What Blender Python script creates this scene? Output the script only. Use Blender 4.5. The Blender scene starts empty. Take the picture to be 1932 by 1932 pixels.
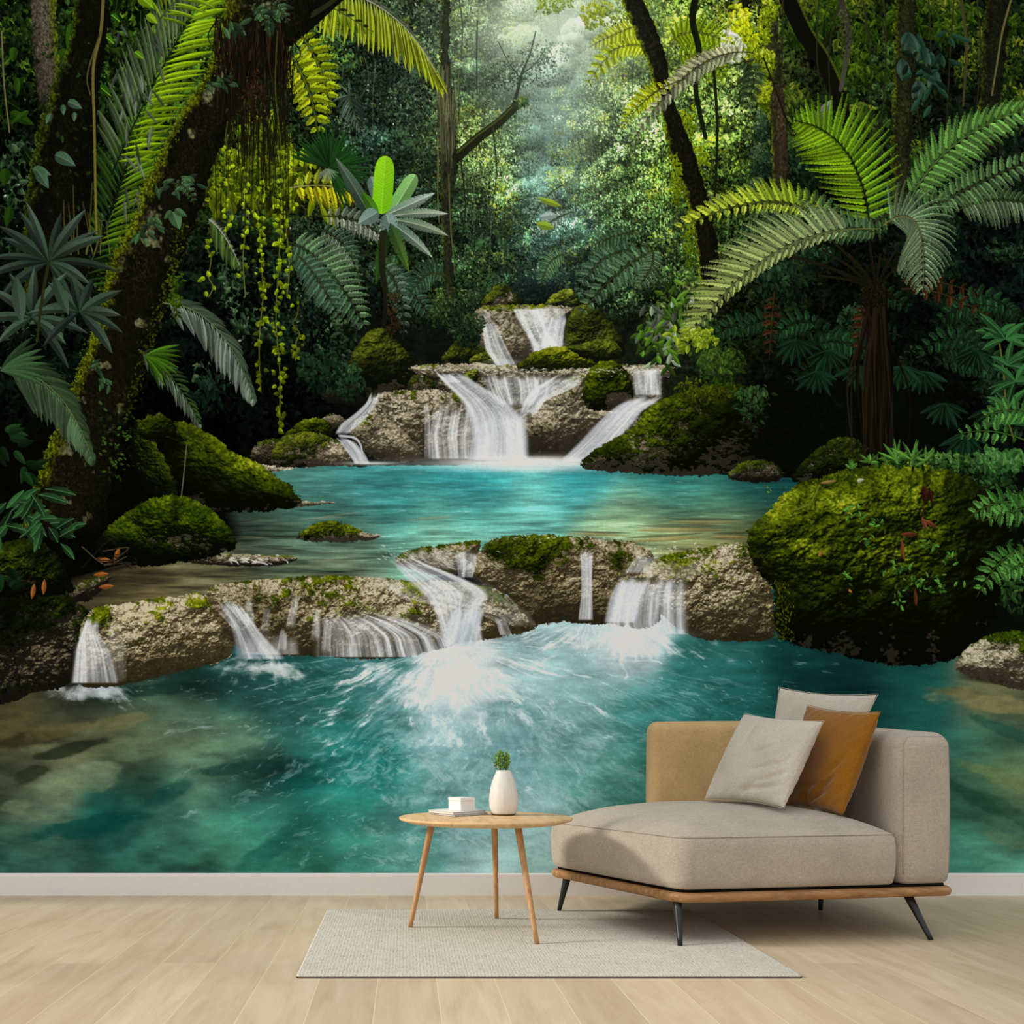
import bpy, math
from mathutils import Vector
S = bpy.context.scene
COL = S.collection

# ---- camera: stands square to the wall, 0.8 m up, lens shifted as in the photograph
cam_d = bpy.data.cameras.new('camera'); cam = bpy.data.objects.new('camera', cam_d); COL.objects.link(cam)
cam.location = (0, 0, .8); cam.rotation_euler = (math.pi / 2, 0, 0)
cam_d.sensor_width = 36; cam_d.lens = 2040 / 1932 * 36
cam_d.shift_x = (966 - 765) / 1932; cam_d.shift_y = (1400 - 966) / 1932
cam_d.clip_start = .05; cam_d.clip_end = 100
S.camera = cam
S.view_settings.view_transform = 'Standard'; S.view_settings.look = 'None'
S.view_settings.exposure = 0.0; S.view_settings.gamma = 1; S.view_settings.use_curve_mapping = False
# ---- daylight: soft sky all round and a low soft sun from the left
w = bpy.data.worlds.new('daylight'); S.world = w; w.use_nodes = True
wn = w.node_tree; bg = wn.nodes['Background']
tc_ = wn.nodes.new('ShaderNodeTexCoord'); sp_ = wn.nodes.new('ShaderNodeSeparateXYZ'); mr_ = wn.nodes.new('ShaderNodeMapRange'); mx_ = wn.nodes.new('ShaderNodeMix'); mx_.data_type = 'RGBA'
wn.links.new(tc_.outputs['Generated'], sp_.inputs[0]); wn.links.new(sp_.outputs['X'], mr_.inputs[0]); mr_.inputs[1].default_value = -1; mr_.inputs[2].default_value = 1
wn.links.new(mr_.outputs[0], mx_.inputs[0]); mx_.inputs[6].default_value = (1.25, 1.28, 1.30, 1); mx_.inputs[7].default_value = (.68, .70, .72, 1)   # brighter on the window side
wn.links.new(mx_.outputs[2], bg.inputs[0])
mz_ = wn.nodes.new('ShaderNodeMapRange'); wn.links.new(sp_.outputs['Z'], mz_.inputs[0]); mz_.inputs[1].default_value = -.2; mz_.inputs[2].default_value = 1; mz_.inputs[3].default_value = .89 * .82; mz_.inputs[4].default_value = .89 * 1.35
wn.links.new(mz_.outputs[0], bg.inputs[1])
sd = bpy.data.lights.new('low_sun', 'SUN'); sd.energy = 3.1; sd.angle = math.radians(10); sd.color = (1.0, .95, .87)
so = bpy.data.objects.new('low_sun', sd); COL.objects.link(so)
so.rotation_euler = Vector((.90, .06, -.50)).to_track_quat('-Z', 'Y').to_euler()
S.cycles.max_bounces = 6
# ------------------------------------------------------------------ mural print: small numpy painting kit
import numpy as np
MX, MY = 160, 30                       # print runs on past the picture's left/right and top
CW, CH = 1932 + 2 * MX, 1648 + MY
CV = np.zeros((CH, CW, 3), np.float32)  # sRGB 0..255
RNG = np.random.default_rng(7)

def c3(c): return np.array(c, np.float32)
def smooth(a, b, x):
    t = np.clip((x - a) / (b - a), 0, 1); return t * t * (3 - 2 * t)

def vnoise(h, w, sx, sy, seed, ox=0, oy=0):
    r = np.random.default_rng(seed)
    nx, ny = int(w / sx) + 3, int(h / sy) + 3
    g = r.random((ny, nx), dtype=np.float32)
    x = np.arange(w, dtype=np.float32) / sx; y = np.arange(h, dtype=np.float32) / sy
    xi = x.astype(int); yi = y.astype(int); fx = x - xi; fy = y - yi
    fx = fx * fx * (3 - 2 * fx); fy = (fy * fy * (3 - 2 * fy))[:, None]
    rows = g[:, xi] * (1 - fx) + g[:, xi + 1] * fx
    return rows[yi] * (1 - fy) + rows[yi + 1] * fy

def fbm(h, w, sx, sy, seed, octv=4, gain=.55):
    out = np.zeros((h, w), np.float32); a = 1; tot = 0
    for k in range(octv):
        if sx < 1 and sy < 1: break
        out += a * vnoise(h, w, max(sx, 1), max(sy, 1), seed * 31 + k); tot += a
        a *= gain; sx /= 2; sy /= 2
    return out / tot

TX = None
def tex(u, v, cell=16):
    """wrap-around cloud noise looked up at any coordinates"""
    global TX
    if TX is None:
        r = np.random.default_rng(5); N = 512; TX = np.zeros((N, N), np.float32); amp = 1; tot = 0
        for k in range(5):
            m = 16 * 2 ** k; g = r.random((m, m)).astype(np.float32); x = np.arange(N) * m / N; i = x.astype(int); f = x - i; f = f * f * (3 - 2 * f)
            R = g[:, i] * (1 - f) + g[:, (i + 1) % m] * f; f = f[:, None]
            TX += amp * (R[i] * (1 - f) + R[(i + 1) % m] * f); tot += amp; amp *= .6
        TX /= tot; TX = (TX - TX.mean()) / TX.std() * .2 + .5
    u = u * 32 / cell; v = v * 32 / cell; iu = np.floor(u).astype(int); iv = np.floor(v).astype(int); fu = u - iu; fv = v - iv
    a = iu & 511; b = (iu + 1) & 511; c = iv & 511; d = (iv + 1) & 511
    return ((TX[c, a] * (1 - fu) + TX[c, b] * fu) * (1 - fv) + (TX[d, a] * (1 - fu) + TX[d, b] * fu) * fv).astype(np.float32)

def ramp(t, cols):
    cols = np.array(cols, np.float32); n = len(cols)
    xs = np.linspace(0, 1, n); t = np.clip(t, 0, 1)
    return np.stack([np.interp(t, xs, cols[:, k]) for k in range(3)], -1).astype(np.float32)

def box(x0, y0, x1, y1):
    a = max(0, int(math.floor(x0)) + MX); b = max(0, int(math.floor(y0)) + MY)
    c = min(CW, int(math.ceil(x1)) + MX); d = min(CH, int(math.ceil(y1)) + MY)
    return a, b, c, d
def grid(a, b, c, d):
    X, Y = np.meshgrid(np.arange(a, c, dtype=np.float32) - MX, np.arange(b, d, dtype=np.float32) - MY)
    return X, Y
def blend(a, b, c, d, col, al):
    V = CV[b:d, a:c]
    V += (col - V) * al[..., None]

def sdf(poly, X, Y):
    """distance inside a polygon (positive inside), smoothed corners by the caller's noise"""
    P = np.array(poly, np.float32); best = np.full(X.shape, 1e9, np.float32); ins = np.zeros(X.shape, bool)
    for i in range(len(P)):
        x0, y0 = P[i]; x1, y1 = P[(i + 1) % len(P)]
        ex, ey = x1 - x0, y1 - y0
        t = np.clip(((X - x0) * ex + (Y - y0) * ey) / (ex * ex + ey * ey + 1e-6), 0, 1)
        dx = X - x0 - t * ex; dy = Y - y0 - t * ey
        np.minimum(best, dx * dx + dy * dy, out=best)
        if y0 != y1:
            ins ^= ((Y >= y0) != (Y >= y1)) & (X < x0 + (Y - y0) * ex / ey)
    return np.sqrt(best) * np.where(ins, 1, -1)

def curve(pts, n=8):
    """Catmull-Rom through closed points"""
    P = np.array(pts, float); m = len(P); out = []
    for i in range(m):
        p0, p1, p2, p3 = P[i - 1], P[i], P[(i + 1) % m], P[(i + 2) % m]
        for k in range(n):
            t = k / n
            out.append(.5 * ((2 * p1) + (p2 - p0) * t + (2 * p0 - 5 * p1 + 4 * p2 - p3) * t * t + (3 * p1 - p0 - 3 * p2 + p3) * t ** 3))
    return np.array(out)

# ---- leaves
def leafmask(dx, dy, ang, L, W, bend, kind):
    ca, sa = math.cos(ang), math.sin(ang)
    u = (dx * ca + dy * sa) / L; v = -dx * sa + dy * ca
    if bend: v = v - bend * L * u * u
    uc = np.clip(u, 0, 1)
    if kind == 0: w = 2.6 * np.sqrt(uc) * (1 - uc)          # ovate
    elif kind == 1: w = 4 * uc * (1 - uc)                   # lance
    elif kind == 2: w = np.minimum(1, 5 * uc) * (1 - uc ** 3)   # strap
    else: w = np.sqrt(np.clip(1 - (2 * uc - 1) ** 4, 0, 1))  # banana
    w = w * W * .5
    al = np.clip(w - np.abs(v) + .5, 0, 1) * (u > 0) * (u < 1) * np.clip(w * 3, 0, 1)
    return al, uc, v, w
STAMPS = {}
def stamp(x, y, ang, L, r, col, kind=0, alpha=1.0):
    """small leaf from a cache of prepared masks"""
    lb = max(2, int(round(L))) if L < 12 else int(round(L / 2) * 2)
    ab = int(round(ang / (2 * math.pi) * 36)) % 36; rb = max(1, int(round(r * 8)))
    k = (lb, ab, rb, kind)
    s = STAMPS.get(k)
    if s is None:
        n = lb + 3
        X, Y = np.meshgrid(np.arange(-n, n + 1, dtype=np.float32), np.arange(-n, n + 1, dtype=np.float32))
        A = ab / 36 * 2 * math.pi
        al, u, v, w = leafmask(X, Y, A, lb, max(1.3, lb * rb / 8), 0, kind)
        sh = np.where(v * math.cos(A) < 0, 1.12, .84) * (.85 + .3 * u)
        ys, xs = np.where(al > .02)
        if len(ys) == 0: ys = xs = np.array([n])
        y0, y1, x0, x1 = ys.min(), ys.max() + 1, xs.min(), xs.max() + 1
        s = (al[y0:y1, x0:x1, None].copy(), sh[y0:y1, x0:x1, None].astype(np.float32), x0 - n, y0 - n)
        STAMPS[k] = s
    al, sh, ox, oy = s
    xi = int(round(x)) + MX + ox; yi = int(round(y)) + MY + oy
    h, w = al.shape[:2]
    a0 = max(0, -xi); b0 = max(0, -yi); a1 = min(w, CW - xi); b1 = min(h, CH - yi)
    if a1 <= a0 or b1 <= b0: return
    V = CV[yi + b0:yi + b1, xi + a0:xi + a1]; al = al[b0:b1, a0:a1]; sh = sh[b0:b1, a0:a1]
    V += (col * sh - V) * (al * alpha)

def leaf(x, y, ang, L, W, c0, c1=None, bend=0, kind=1, side=.75, rib=None, veins=0, alpha=1.0, torn=0):
    """one large leaf: c0 at the base, c1 at the tip"""
    c0 = c3(c0); c1 = c0 if c1 is None else c3(c1)
    tx = x + math.cos(ang) * L - math.sin(ang) * bend * L; ty = y + math.sin(ang) * L + math.cos(ang) * bend * L
    mx = x + math.cos(ang) * L / 2 - math.sin(ang) * bend * L / 4; my = y + math.sin(ang) * L / 2 + math.cos(ang) * bend * L / 4
    p = W / 2 + 3
    a, b, c, d = box(min(x, tx, mx) - p, min(y, ty, my) - p, max(x, tx, mx) + p, max(y, ty, my) + p)
    if a >= c or b >= d: return
    X, Y = grid(a, b, c, d)
    al, u, v, w = leafmask(X - x, Y - y, ang, L, W, bend, kind)
    if torn:
        q = (u * L / torn + np.abs(v) * .06); q = q - np.floor(q)
        al = al * np.clip(1.6 - np.abs(v) / np.maximum(w, 1) + np.abs(q - .5) * 3 - .2, 0, 1)
        al = al * np.where((q < .16 * np.clip((np.abs(v) / np.maximum(w, 1) - .5) * 2.4, 0, 1)), .1, 1)
    col = c0 + (c1 - c0) * u[..., None]
    m = np.where(v < 0, 1, side) if math.cos(ang) >= 0 else np.where(v > 0, 1, side)
    if veins:
        m = m * (1 + .035 * np.sin((u * L - np.abs(v) * .6) * 2 * math.pi / veins))
    if rib is not None:
        r = np.clip(1.3 - np.abs(v), 0, 1)[..., None] * .8
        col = col * m[..., None]; col = col + (c3(rib) - col) * r
    else: col = col * m[..., None]
    blend(a, b, c, d, col, (al * alpha).astype(np.float32))

def line(pts, w0, w1, c0, c1=None, alpha=1.0, n=10, smoothit=True):
    """thin stroke through points"""
    P = np.array(pts, float)
    if smoothit and len(P) > 2:
        Q = []
        for i in range(len(P) - 1):
            p1, p2 = P[i], P[i + 1]; p0 = P[i - 1] if i else 2 * p1 - p2; p3 = P[i + 2] if i + 2 < len(P) else 2 * p2 - p1
            for k in range(n):
                t = k / n
                Q.append(.5 * ((2 * p1) + (p2 - p0) * t + (2 * p0 - 5 * p1 + 4 * p2 - p3) * t * t + (3 * p1 - p0 - 3 * p2 + p3) * t ** 3))
        Q.append(P[-1]); P = np.array(Q)
    c0 = c3(c0); c1 = c0 if c1 is None else c3(c1)
    m = len(P) - 1
    for i in range(m):
        (x0, y0), (x1, y1) = P[i], P[i + 1]; f = (i + .5) / m; w = w0 + (w1 - w0) * f; p = w / 2 + 1.5
        a, b, c, d = box(min(x0, x1) - p, min(y0, y1) - p, max(x0, x1) + p, max(y0, y1) + p)
        if a >= c or b >= d: continue
        X, Y = grid(a, b, c, d); ex, ey = x1 - x0, y1 - y0
        t = np.clip(((X - x0) * ex + (Y - y0) * ey) / (ex * ex + ey * ey + 1e-6), 0, 1)
        dd = np.hypot(X - x0 - t * ex, Y - y0 - t * ey)
        blend(a, b, c, d, c0 + (c1 - c0) * f, np.clip(w / 2 - dd + .5, 0, 1) * alpha)

def bez(p0, p1, p2, t):
    x = (1 - t) ** 2 * p0[0] + 2 * t * (1 - t) * p1[0] + t * t * p2[0]
    y = (1 - t) ** 2 * p0[1] + 2 * t * (1 - t) * p1[1] + t * t * p2[1]
    dx = 2 * (1 - t) * (p1[0] - p0[0]) + 2 * t * (p2[0] - p1[0]); dy = 2 * (1 - t) * (p1[1] - p0[1]) + 2 * t * (p2[1] - p1[1])
    return x, y, math.atan2(dy, dx)

def palm(p0, p1, p2, n, la, lb, cA, cB, w=7, aA=1.0, aB=1.0, sag=.18, rach=(60, 70, 40), rw=3, tip=None, t0=.06, jit=.06, prof=None, kind=1):
    """feather palm leaf: leaflets of length la on the left of the stalk's travel, lb on its right"""
    order = np.linspace(t0, 1, n)
    for s, ln, cc, an in ((-1, la, cA, aA), (1, lb, cB, aB)):
        if ln <= 0: continue
        for t in order:
            x, y, g = bez(p0, p1, p2, t)
            pr = (math.sin(math.pi * min(1, t * .82 + .16)) ** .6) if prof is None else prof(t)
            L = ln * pr * RNG.uniform(.9, 1.08)
            a = g + s * an * (1.05 - .55 * t) + RNG.normal(0, jit)
            da = math.cos(a)                     # leaflets sag towards the ground
            b = sag * (1 if da > 0 else -1) * abs(da) * RNG.uniform(.6, 1.3)
            f = RNG.uniform(.72, 1.22)
            e = c3(cc) * f; tc = e * .8 if tip is None else c3(tip) * f
            leaf(x, y, a, L, w * RNG.uniform(.8, 1.15), e, tc, bend=b, kind=kind, side=.68)
    line([bez(p0, p1, p2, t)[:2] for t in np.linspace(0, 1, 14)], rw, 1, rach, smoothit=False)

def fern(p0, p1, p2, n, la, lb, cA, cB, rach=(50, 55, 25), aA=1.15, aB=1.15, sag=.5, sub=.2, t0=.12, rw=2.5, prof=None, tipc=None, dens=1.0, vary=.16, taper=1.0, nk=.62):
    """twice divided fern leaf: each side stalk carries its own small leaflets"""
    pts = [bez(p0, p1, p2, t)[:2] for t in np.linspace(0, 1, 14)]
    ln_ = sum(math.hypot(pts[i + 1][0] - pts[i][0], pts[i + 1][1] - pts[i][1]) for i in range(13))
    n = max(7, int(n * nk)); gap = ln_ * (1 - t0) / n
    for t in np.linspace(t0, 1, n):
        for s, ln, cc, an in ((-1, la, cA, aA), (1, lb, cB, aB)):
            if ln <= 0: continue
            x, y, g = bez(p0, p1, p2, t)
            pr = (min(1, .45 + 2.2 * (t - t0)) * (1 - t ** 2.6) ** .8 + .05) if prof is None else prof(t)
            L = ln * pr * RNG.uniform(.92, 1.06)
            if L < 4: continue
            a = g + s * an * (1.24 - .38 * t) + RNG.normal(0, .03)
            f = RNG.uniform(1 - vary, 1 + vary)
            col = c3(cc)
            if tipc is not None: col = col + (c3(tipc) - col) * t
            col = col * f; wd = min(gap * .62, L * .34)
            st = max(1.9, wd * .34); m = max(4, int(L / st))
            px, py = x, y; P = []
            for k in range(m):
                q = k / m; aa = a + sag * q * q * math.cos(a) * .9
                px += math.cos(aa) * L / m; py += math.sin(aa) * L / m; P.append((px, py, aa, q))
            if wd > 3: line([(x, y)] + [(p[0], p[1]) for p in P[::3]], wd * .9, 1, col * .42, smoothit=False, alpha=.8)
            for px, py, aa, q in P:
                l2 = max(1.8, wd * (1 - q ** 2.2) * taper * RNG.uniform(.88, 1.12) + .6)
                stamp(px, py, aa + .85, l2, .40, col * .80, 1)
                stamp(px, py, aa - .85, l2, .40, col * 1.14, 1)
            if wd > 4: line([(x, y)] + [(p[0], p[1]) for p in P[::3]], 1.1, .6, col * .7, smoothit=False, alpha=.6)
    line(pts, rw, .8, rach, smoothit=False)

def crown(cx, cy, rx, ry, n, size, pal, lx=-.25, ly=-.8, ratio=.5, kind=0, down=.5, dark=.9, alpha=1.0, vary=.16, spot=0.0, hi=(230, 240, 220)):
    """a mass of leaves, brighter towards the light"""
    pal = [c3(p) for p in pal]; m = len(pal) - 1
    r = np.sqrt(RNG.random(n)); th = RNG.random(n) * 2 * math.pi
    r = r * (.82 + .25 * np.sin(th * 3 + RNG.random() * 6) * RNG.random())
    X = r * np.cos(th); Y = r * np.sin(th)
    T = .5 + .36 * (X * lx + Y * ly) + RNG.normal(0, vary, n)
    o = np.argsort(T + RNG.normal(0, .2, n))
    A = np.where(RNG.random(n) < down, RNG.normal(math.pi / 2, .8, n), RNG.random(n) * 6.28)
    S = size * RNG.uniform(.6, 1.35, n); H = RNG.random(n) < spot
    for i in o:
        t = min(.999, max(0, T[i])) * m; k = int(t); f = t - k
        col = pal[k] * (1 - f) + pal[k + 1] * f
        if H[i]: col = c3(hi) * RNG.uniform(.6, 1); stamp(cx + X[i] * rx, cy + Y[i] * ry, A[i], S[i] * .6, ratio, col, kind, alpha); continue
        stamp(cx + X[i] * rx, cy + Y[i] * ry, A[i], S[i], ratio, col, kind, alpha)

def field(pts, a, b, c, d, sig=70, step=8):
    """soft colour field through scattered colour notes (x, y, r, g, b)"""
    X, Y = np.meshgrid(np.arange(a, c + step, step, dtype=np.float32) - MX, np.arange(b, d + step, step, dtype=np.float32) - MY)
    num = np.zeros(X.shape + (3,), np.float32); den = np.zeros(X.shape, np.float32)
    for p in pts:
        q = (X - p[0]) ** 2 + (Y - p[1]) ** 2
        w = np.exp(-q / (2 * sig * sig)) + 1e-3 / (1 + q / (sig * sig)) ** 2
        num += w[..., None] * c3(p[2:5]); den += w
    F = num / den[..., None]
    xi = np.arange(c - a, dtype=np.float32) / step; yi = np.arange(d - b, dtype=np.float32) / step
    x0 = xi.astype(int); y0 = yi.astype(int); fx = (xi - x0)[None, :, None]; fy = (yi - y0)[:, None, None]
    R = F[:, x0] * (1 - fx) + F[:, np.minimum(x0 + 1, F.shape[1] - 1)] * fx
    return R[y0] * (1 - fy) + R[np.minimum(y0 + 1, F.shape[0] - 1)] * fy

MOSS = [(6, 9, 3), (20, 27, 5), (44, 56, 8), (80, 94, 12), (124, 134, 20), (174, 180, 44)]
DMOSS = [(4, 6, 3), (12, 17, 5), (26, 36, 8), (48, 62, 12), (78, 92, 18), (112, 122, 30)]
STONE = [(36, 32, 24), (74, 67, 52), (108, 99, 78), (140, 130, 106), (172, 162, 136), (208, 200, 176)]
DSTONE = [(14, 13, 10), (36, 33, 25), (66, 60, 45), (98, 91, 70), (134, 126, 100), (165, 156, 128)]

def boulder(poly, seed, moss=.5, R=None, light=(-.35, -.8, .45), gain=1.0, rough=1.0, stone=STONE, mosscol=MOSS, low=.35, upk=.9, zones=(), dzones=(), grain=1.0, edge=4.0, soft=1.0, crack=.5):
    """a rounded rock with moss where it faces up; zones = (x, y, r, +-amount) of more or less moss; dzones darken (hollows)"""
    moss_k = 1.0 if moss > .6 else .55
    P = curve(poly, 6); x0, y0 = P.min(0); x1, y1 = P.max(0)
    a, b, c, d = box(x0 - 8, y0 - 8, x1 + 8, y1 + 8)
    if a >= c or b >= d: return
    X, Y = grid(a, b, c, d); h, w = X.shape
    S = sdf(poly, X, Y) if len(poly) > 40 else sdf(P[::2], X, Y)
    if R is None: R = .45 * min(x1 - x0, y1 - y0)
    n1 = fbm(h, w, 40, 32, seed, 4); n2 = fbm(h, w, 9, 7, seed + 1, 3); n3 = fbm(h, w, 3, 2.6, seed + 2, 2, .7)
    D = S + (n2 - .5) * edge * 2 + (n3 - .5) * edge
    al = np.clip(D / soft + .5, 0, 1)
    q = np.clip(S / R, 0, 1); H = R * np.sqrt(np.clip(1 - (1 - q) ** 2, 0, 1)) * .9
    H = H + rough * ((n1 - .5) * R * .65 + (n2 - .5) * (5.0 * moss_k) + (n3 - .5) * 2.6 * grain)
    gy, gx = np.gradient(H)
    nz = 1 / np.sqrt(1 + gx * gx + gy * gy); nx = -gx * nz; ny = -gy * nz
    l = c3(light); l = l / np.linalg.norm(l)
    sh = np.clip(nx * l[0] + ny * l[1] + nz * l[2], 0, 1)
    v = (Y - y0) / (y1 - y0)
    sh = (.16 + .84 * sh) * (1 - (1 - low) * smooth(.45, 1.0, v)) * gain
    up = -ny
    M = moss + (up) * upk * .5 + (n1 - .5) * 1.6 + (n2 - .5) * .9 - .35 * (v - .5)
    for (zx, zy, zr, za) in zones: M = M + za * np.exp(-((X - zx) ** 2 + (Y - zy) ** 2) / (zr * zr))
    for z in dzones:
        zx, zy, zr, za = z[:4]; zq = z[4] if len(z) > 4 else zr
        sh = sh * (1 - za * np.exp(-((X - zx) ** 2 / (zr * zr) + (Y - zy) ** 2 / (zq * zq))))
    mm = smooth(.42, .58, M)[..., None]
    t = sh * (.6 + .8 * n3)
    cr = np.abs(fbm(h, w, 30, 22, seed + 5, 4) - .5); t2 = t * (1 - crack * np.clip(1 - cr * 26, 0, 1)) * (.8 + .4 * n2)
    blotch = fbm(h, w, 60, 45, seed + 8, 3)
    n4 = vnoise(h, w, 2.2, 2.0, seed + 11); pit = smooth(.30, .12, fbm(h, w, 7, 5, seed + 12, 3)) if False else smooth(.40, .28, fbm(h, w, 7, 5, seed + 12, 3)); st = ramp(t2 * 1.12 * (.7 + .6 * blotch) * (.82 + .36 * n4) * (1 - .45 * pit), stone)
    clump = vnoise(h, w, 5, 4, seed + 7); tm = sh * (.42 + .4 * clump + .45 * n3) * (.35 + 1.0 * blotch)
    ms = ramp(tm, mosscol)
    blend(a, b, c, d, st * (1 - mm) + ms * mm, al.astype(np.float32))

def fall(rows, seed, alpha=.9, streak=.5, col=(240, 245, 252), shade=(178, 190, 206), fade=(.04, .04), width=5, edge=.12, wave=0.0, gap=0.0):
    """falling water between two edges; rows = (y, left, right)"""
    Rw = np.array(rows, float); ys = Rw[:, 0]
    a, b, c, d = box(Rw[:, 1].min() - 2, ys[0], Rw[:, 2].max() + 2, ys[-1])
    if a >= c or b >= d: return
    X, Y = grid(a, b, c, d); yy = Y[:, 0]
    def sm(k):
        v = np.interp(yy, ys, Rw[:, k]); m = max(1, int(len(yy) * .08)); kk = np.ones(2 * m + 1) / (2 * m + 1)
        return np.convolve(np.pad(v, m, mode='edge'), kk, 'valid').astype(np.float32)
    xl = sm(1); xr = sm(2)
    s = (X - xl[:, None]) / (xr - xl)[:, None]; t = ((Y - ys[0]) / (ys[-1] - ys[0]))
    W = float((Rw[:, 2] - Rw[:, 1]).max()); N = 512; r = np.random.default_rng(seed)
    T = 24
    def tx(cell, k):
        g = np.random.default_rng(seed * 7 + k).random((T, max(3, int(W / cell)) + 2)).astype(np.float32)
        sx = np.clip(s, 0, 1) * (g.shape[1] - 2); ty = t * k * .8
        i = sx.astype(int); j = ty.astype(int) % (T - 1); fx = sx - i; fy = ty - np.floor(ty)
        fx = fx * fx * (3 - 2 * fx)
        return (g[j, i] * (1 - fx) + g[j, i + 1] * fx) * (1 - fy) + (g[j + 1, i] * (1 - fx) + g[j + 1, i + 1] * fx) * fy
    n = .5 * tx(width * 2.4, 1) + .3 * tx(width, 2) + .2 * tx(width * .45, 3)
    n = np.clip((n - .25) / .5, 0, 1)
    al = smooth(0, edge, s) * smooth(0, edge, 1 - s)
    al = al * smooth(0, max(fade[0], 1e-3) * 1.6, t - (1 - tx(width * 1.5, 1)) * fade[0] * 1.2) * smooth(0, max(fade[1], 1e-3), 1 - t)
    al = al * (1 - streak * (1 - n))
    if gap: al = al * smooth(gap - .15, gap + .15, tx(width * 3, 1) * .6 + n * .4)
    cc = c3(shade) + (c3(col) - c3(shade)) * np.clip(n * 1.1 + .25, 0, 1)[..., None]
    blend(a, b, c, d, cc, np.clip(al * alpha, 0, 1).astype(np.float32))

def foam(cx, cy, rx, ry, seed, alpha=1.0, col=(240, 247, 252), oy=1.2, sharp=.5, streak=1.0, cell=9, squash=2.2, cut=.55):
    cell = cell * .9
    """churned water carried away from a fall's foot: streaks run outwards from a point above the patch"""
    a, b, c, d = box(cx - rx * 1.9, cy - ry * 3.0, cx + rx * 1.9, cy + ry * 2.6)
    X, Y = grid(a, b, c, d)
    dx = (X - cx) / rx; dy = (Y - cy) / ry; r = np.sqrt(dx * dx + dy * dy)
    ex = X - cx; ey = (Y - (cy - oy * ry)) * squash; ang = np.arctan2(ey, ex); rr = np.hypot(ex, ey)
    n = tex(ang * (rx * .9 + 60) + seed * 37 + tex(X * .7, Y * 1.2, 50) * 20, rr * .13 + seed * 11, cell)
    n2 = tex(X * .5 + seed * 9, Y * 1.1 + seed * 5, 16)
    v = 1.0 - r + (n - .5) * 1.25 * streak * (.2 + r) + (n2 - .5) * .9
    al = smooth(cut - .55, cut + sharp, v) * smooth(cy - ry * 2.4, cy - ry * 1.3, Y)
    cc = c3(col) * (.86 + .2 * np.clip(n + .1, 0, 1)[..., None]); blend(a, b, c, d, np.minimum(cc, 255), np.clip(al * alpha, 0, 1).astype(np.float32))

def wisps(poly_c, rx, ry, seed, col, alpha, th=.62, wid=.12, cell=12, kx=.35, ky=1.3, rot=0.0, warp=16):
    wid = wid * 1.9; kx = kx * .6; alpha = alpha * .8
    """fine broken streaks of froth drifting on the surface"""
    cx, cy = poly_c; a, b, c, d = box(cx - rx * 1.5, cy - ry * 1.5, cx + rx * 1.5, cy + ry * 1.5); X, Y = grid(a, b, c, d)
    r = np.sqrt(((X - cx) / rx) ** 2 + ((Y - cy) / ry) ** 2)
    wv = (tex(X, Y * 1.5, 90) - .5) * warp * 2
    u = X * math.cos(rot) + Y * math.sin(rot) + wv; v = -X * math.sin(rot) + Y * math.cos(rot) + wv * .6
    n = tex(u * kx + seed * 13, v * ky + seed * 7, cell) * .6 + tex(u * kx * 2 + seed, v * ky * 2, cell) * .4
    g = tex(X + seed, Y * 1.3, 70)
    al = smooth(th, th + wid, n + (g - .5) * .35) * smooth(1.25, .4, r) if False else smooth(th, th + wid, n + (g - .5) * .35) * (1 - smooth(.4, 1.25, r))
    blend(a, b, c, d, c3(col), (al * alpha).astype(np.float32))

def flecks(x0, y0, x1, y1, n, L, col, ang=0, dang=.3, seed=1, alpha=.5, cond=None, r=.25):
    g = np.random.default_rng(seed)
    for _ in range(n):
        x, y = g.uniform(x0, x1), g.uniform(y0, y1)
        if cond is not None and not cond(x, y): continue
        stamp(x, y, ang(x, y) if callable(ang) else ang + g.normal(0, dang), L * g.uniform(.5, 1.5), r, c3(col) * g.uniform(.85, 1.05), 1, alpha * g.uniform(.3, 1))

def glow(cx, cy, rx, ry, col, amt):
    a, b, c, d = box(cx - rx * 2.4, cy - ry * 2.4, cx + rx * 2.4, cy + ry * 2.4)
    X, Y = grid(a, b, c, d)
    al = amt * np.exp(-((X - cx) / rx) ** 2 - ((Y - cy) / ry) ** 2)
    blend(a, b, c, d, c3(col), al.astype(np.float32))

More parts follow.
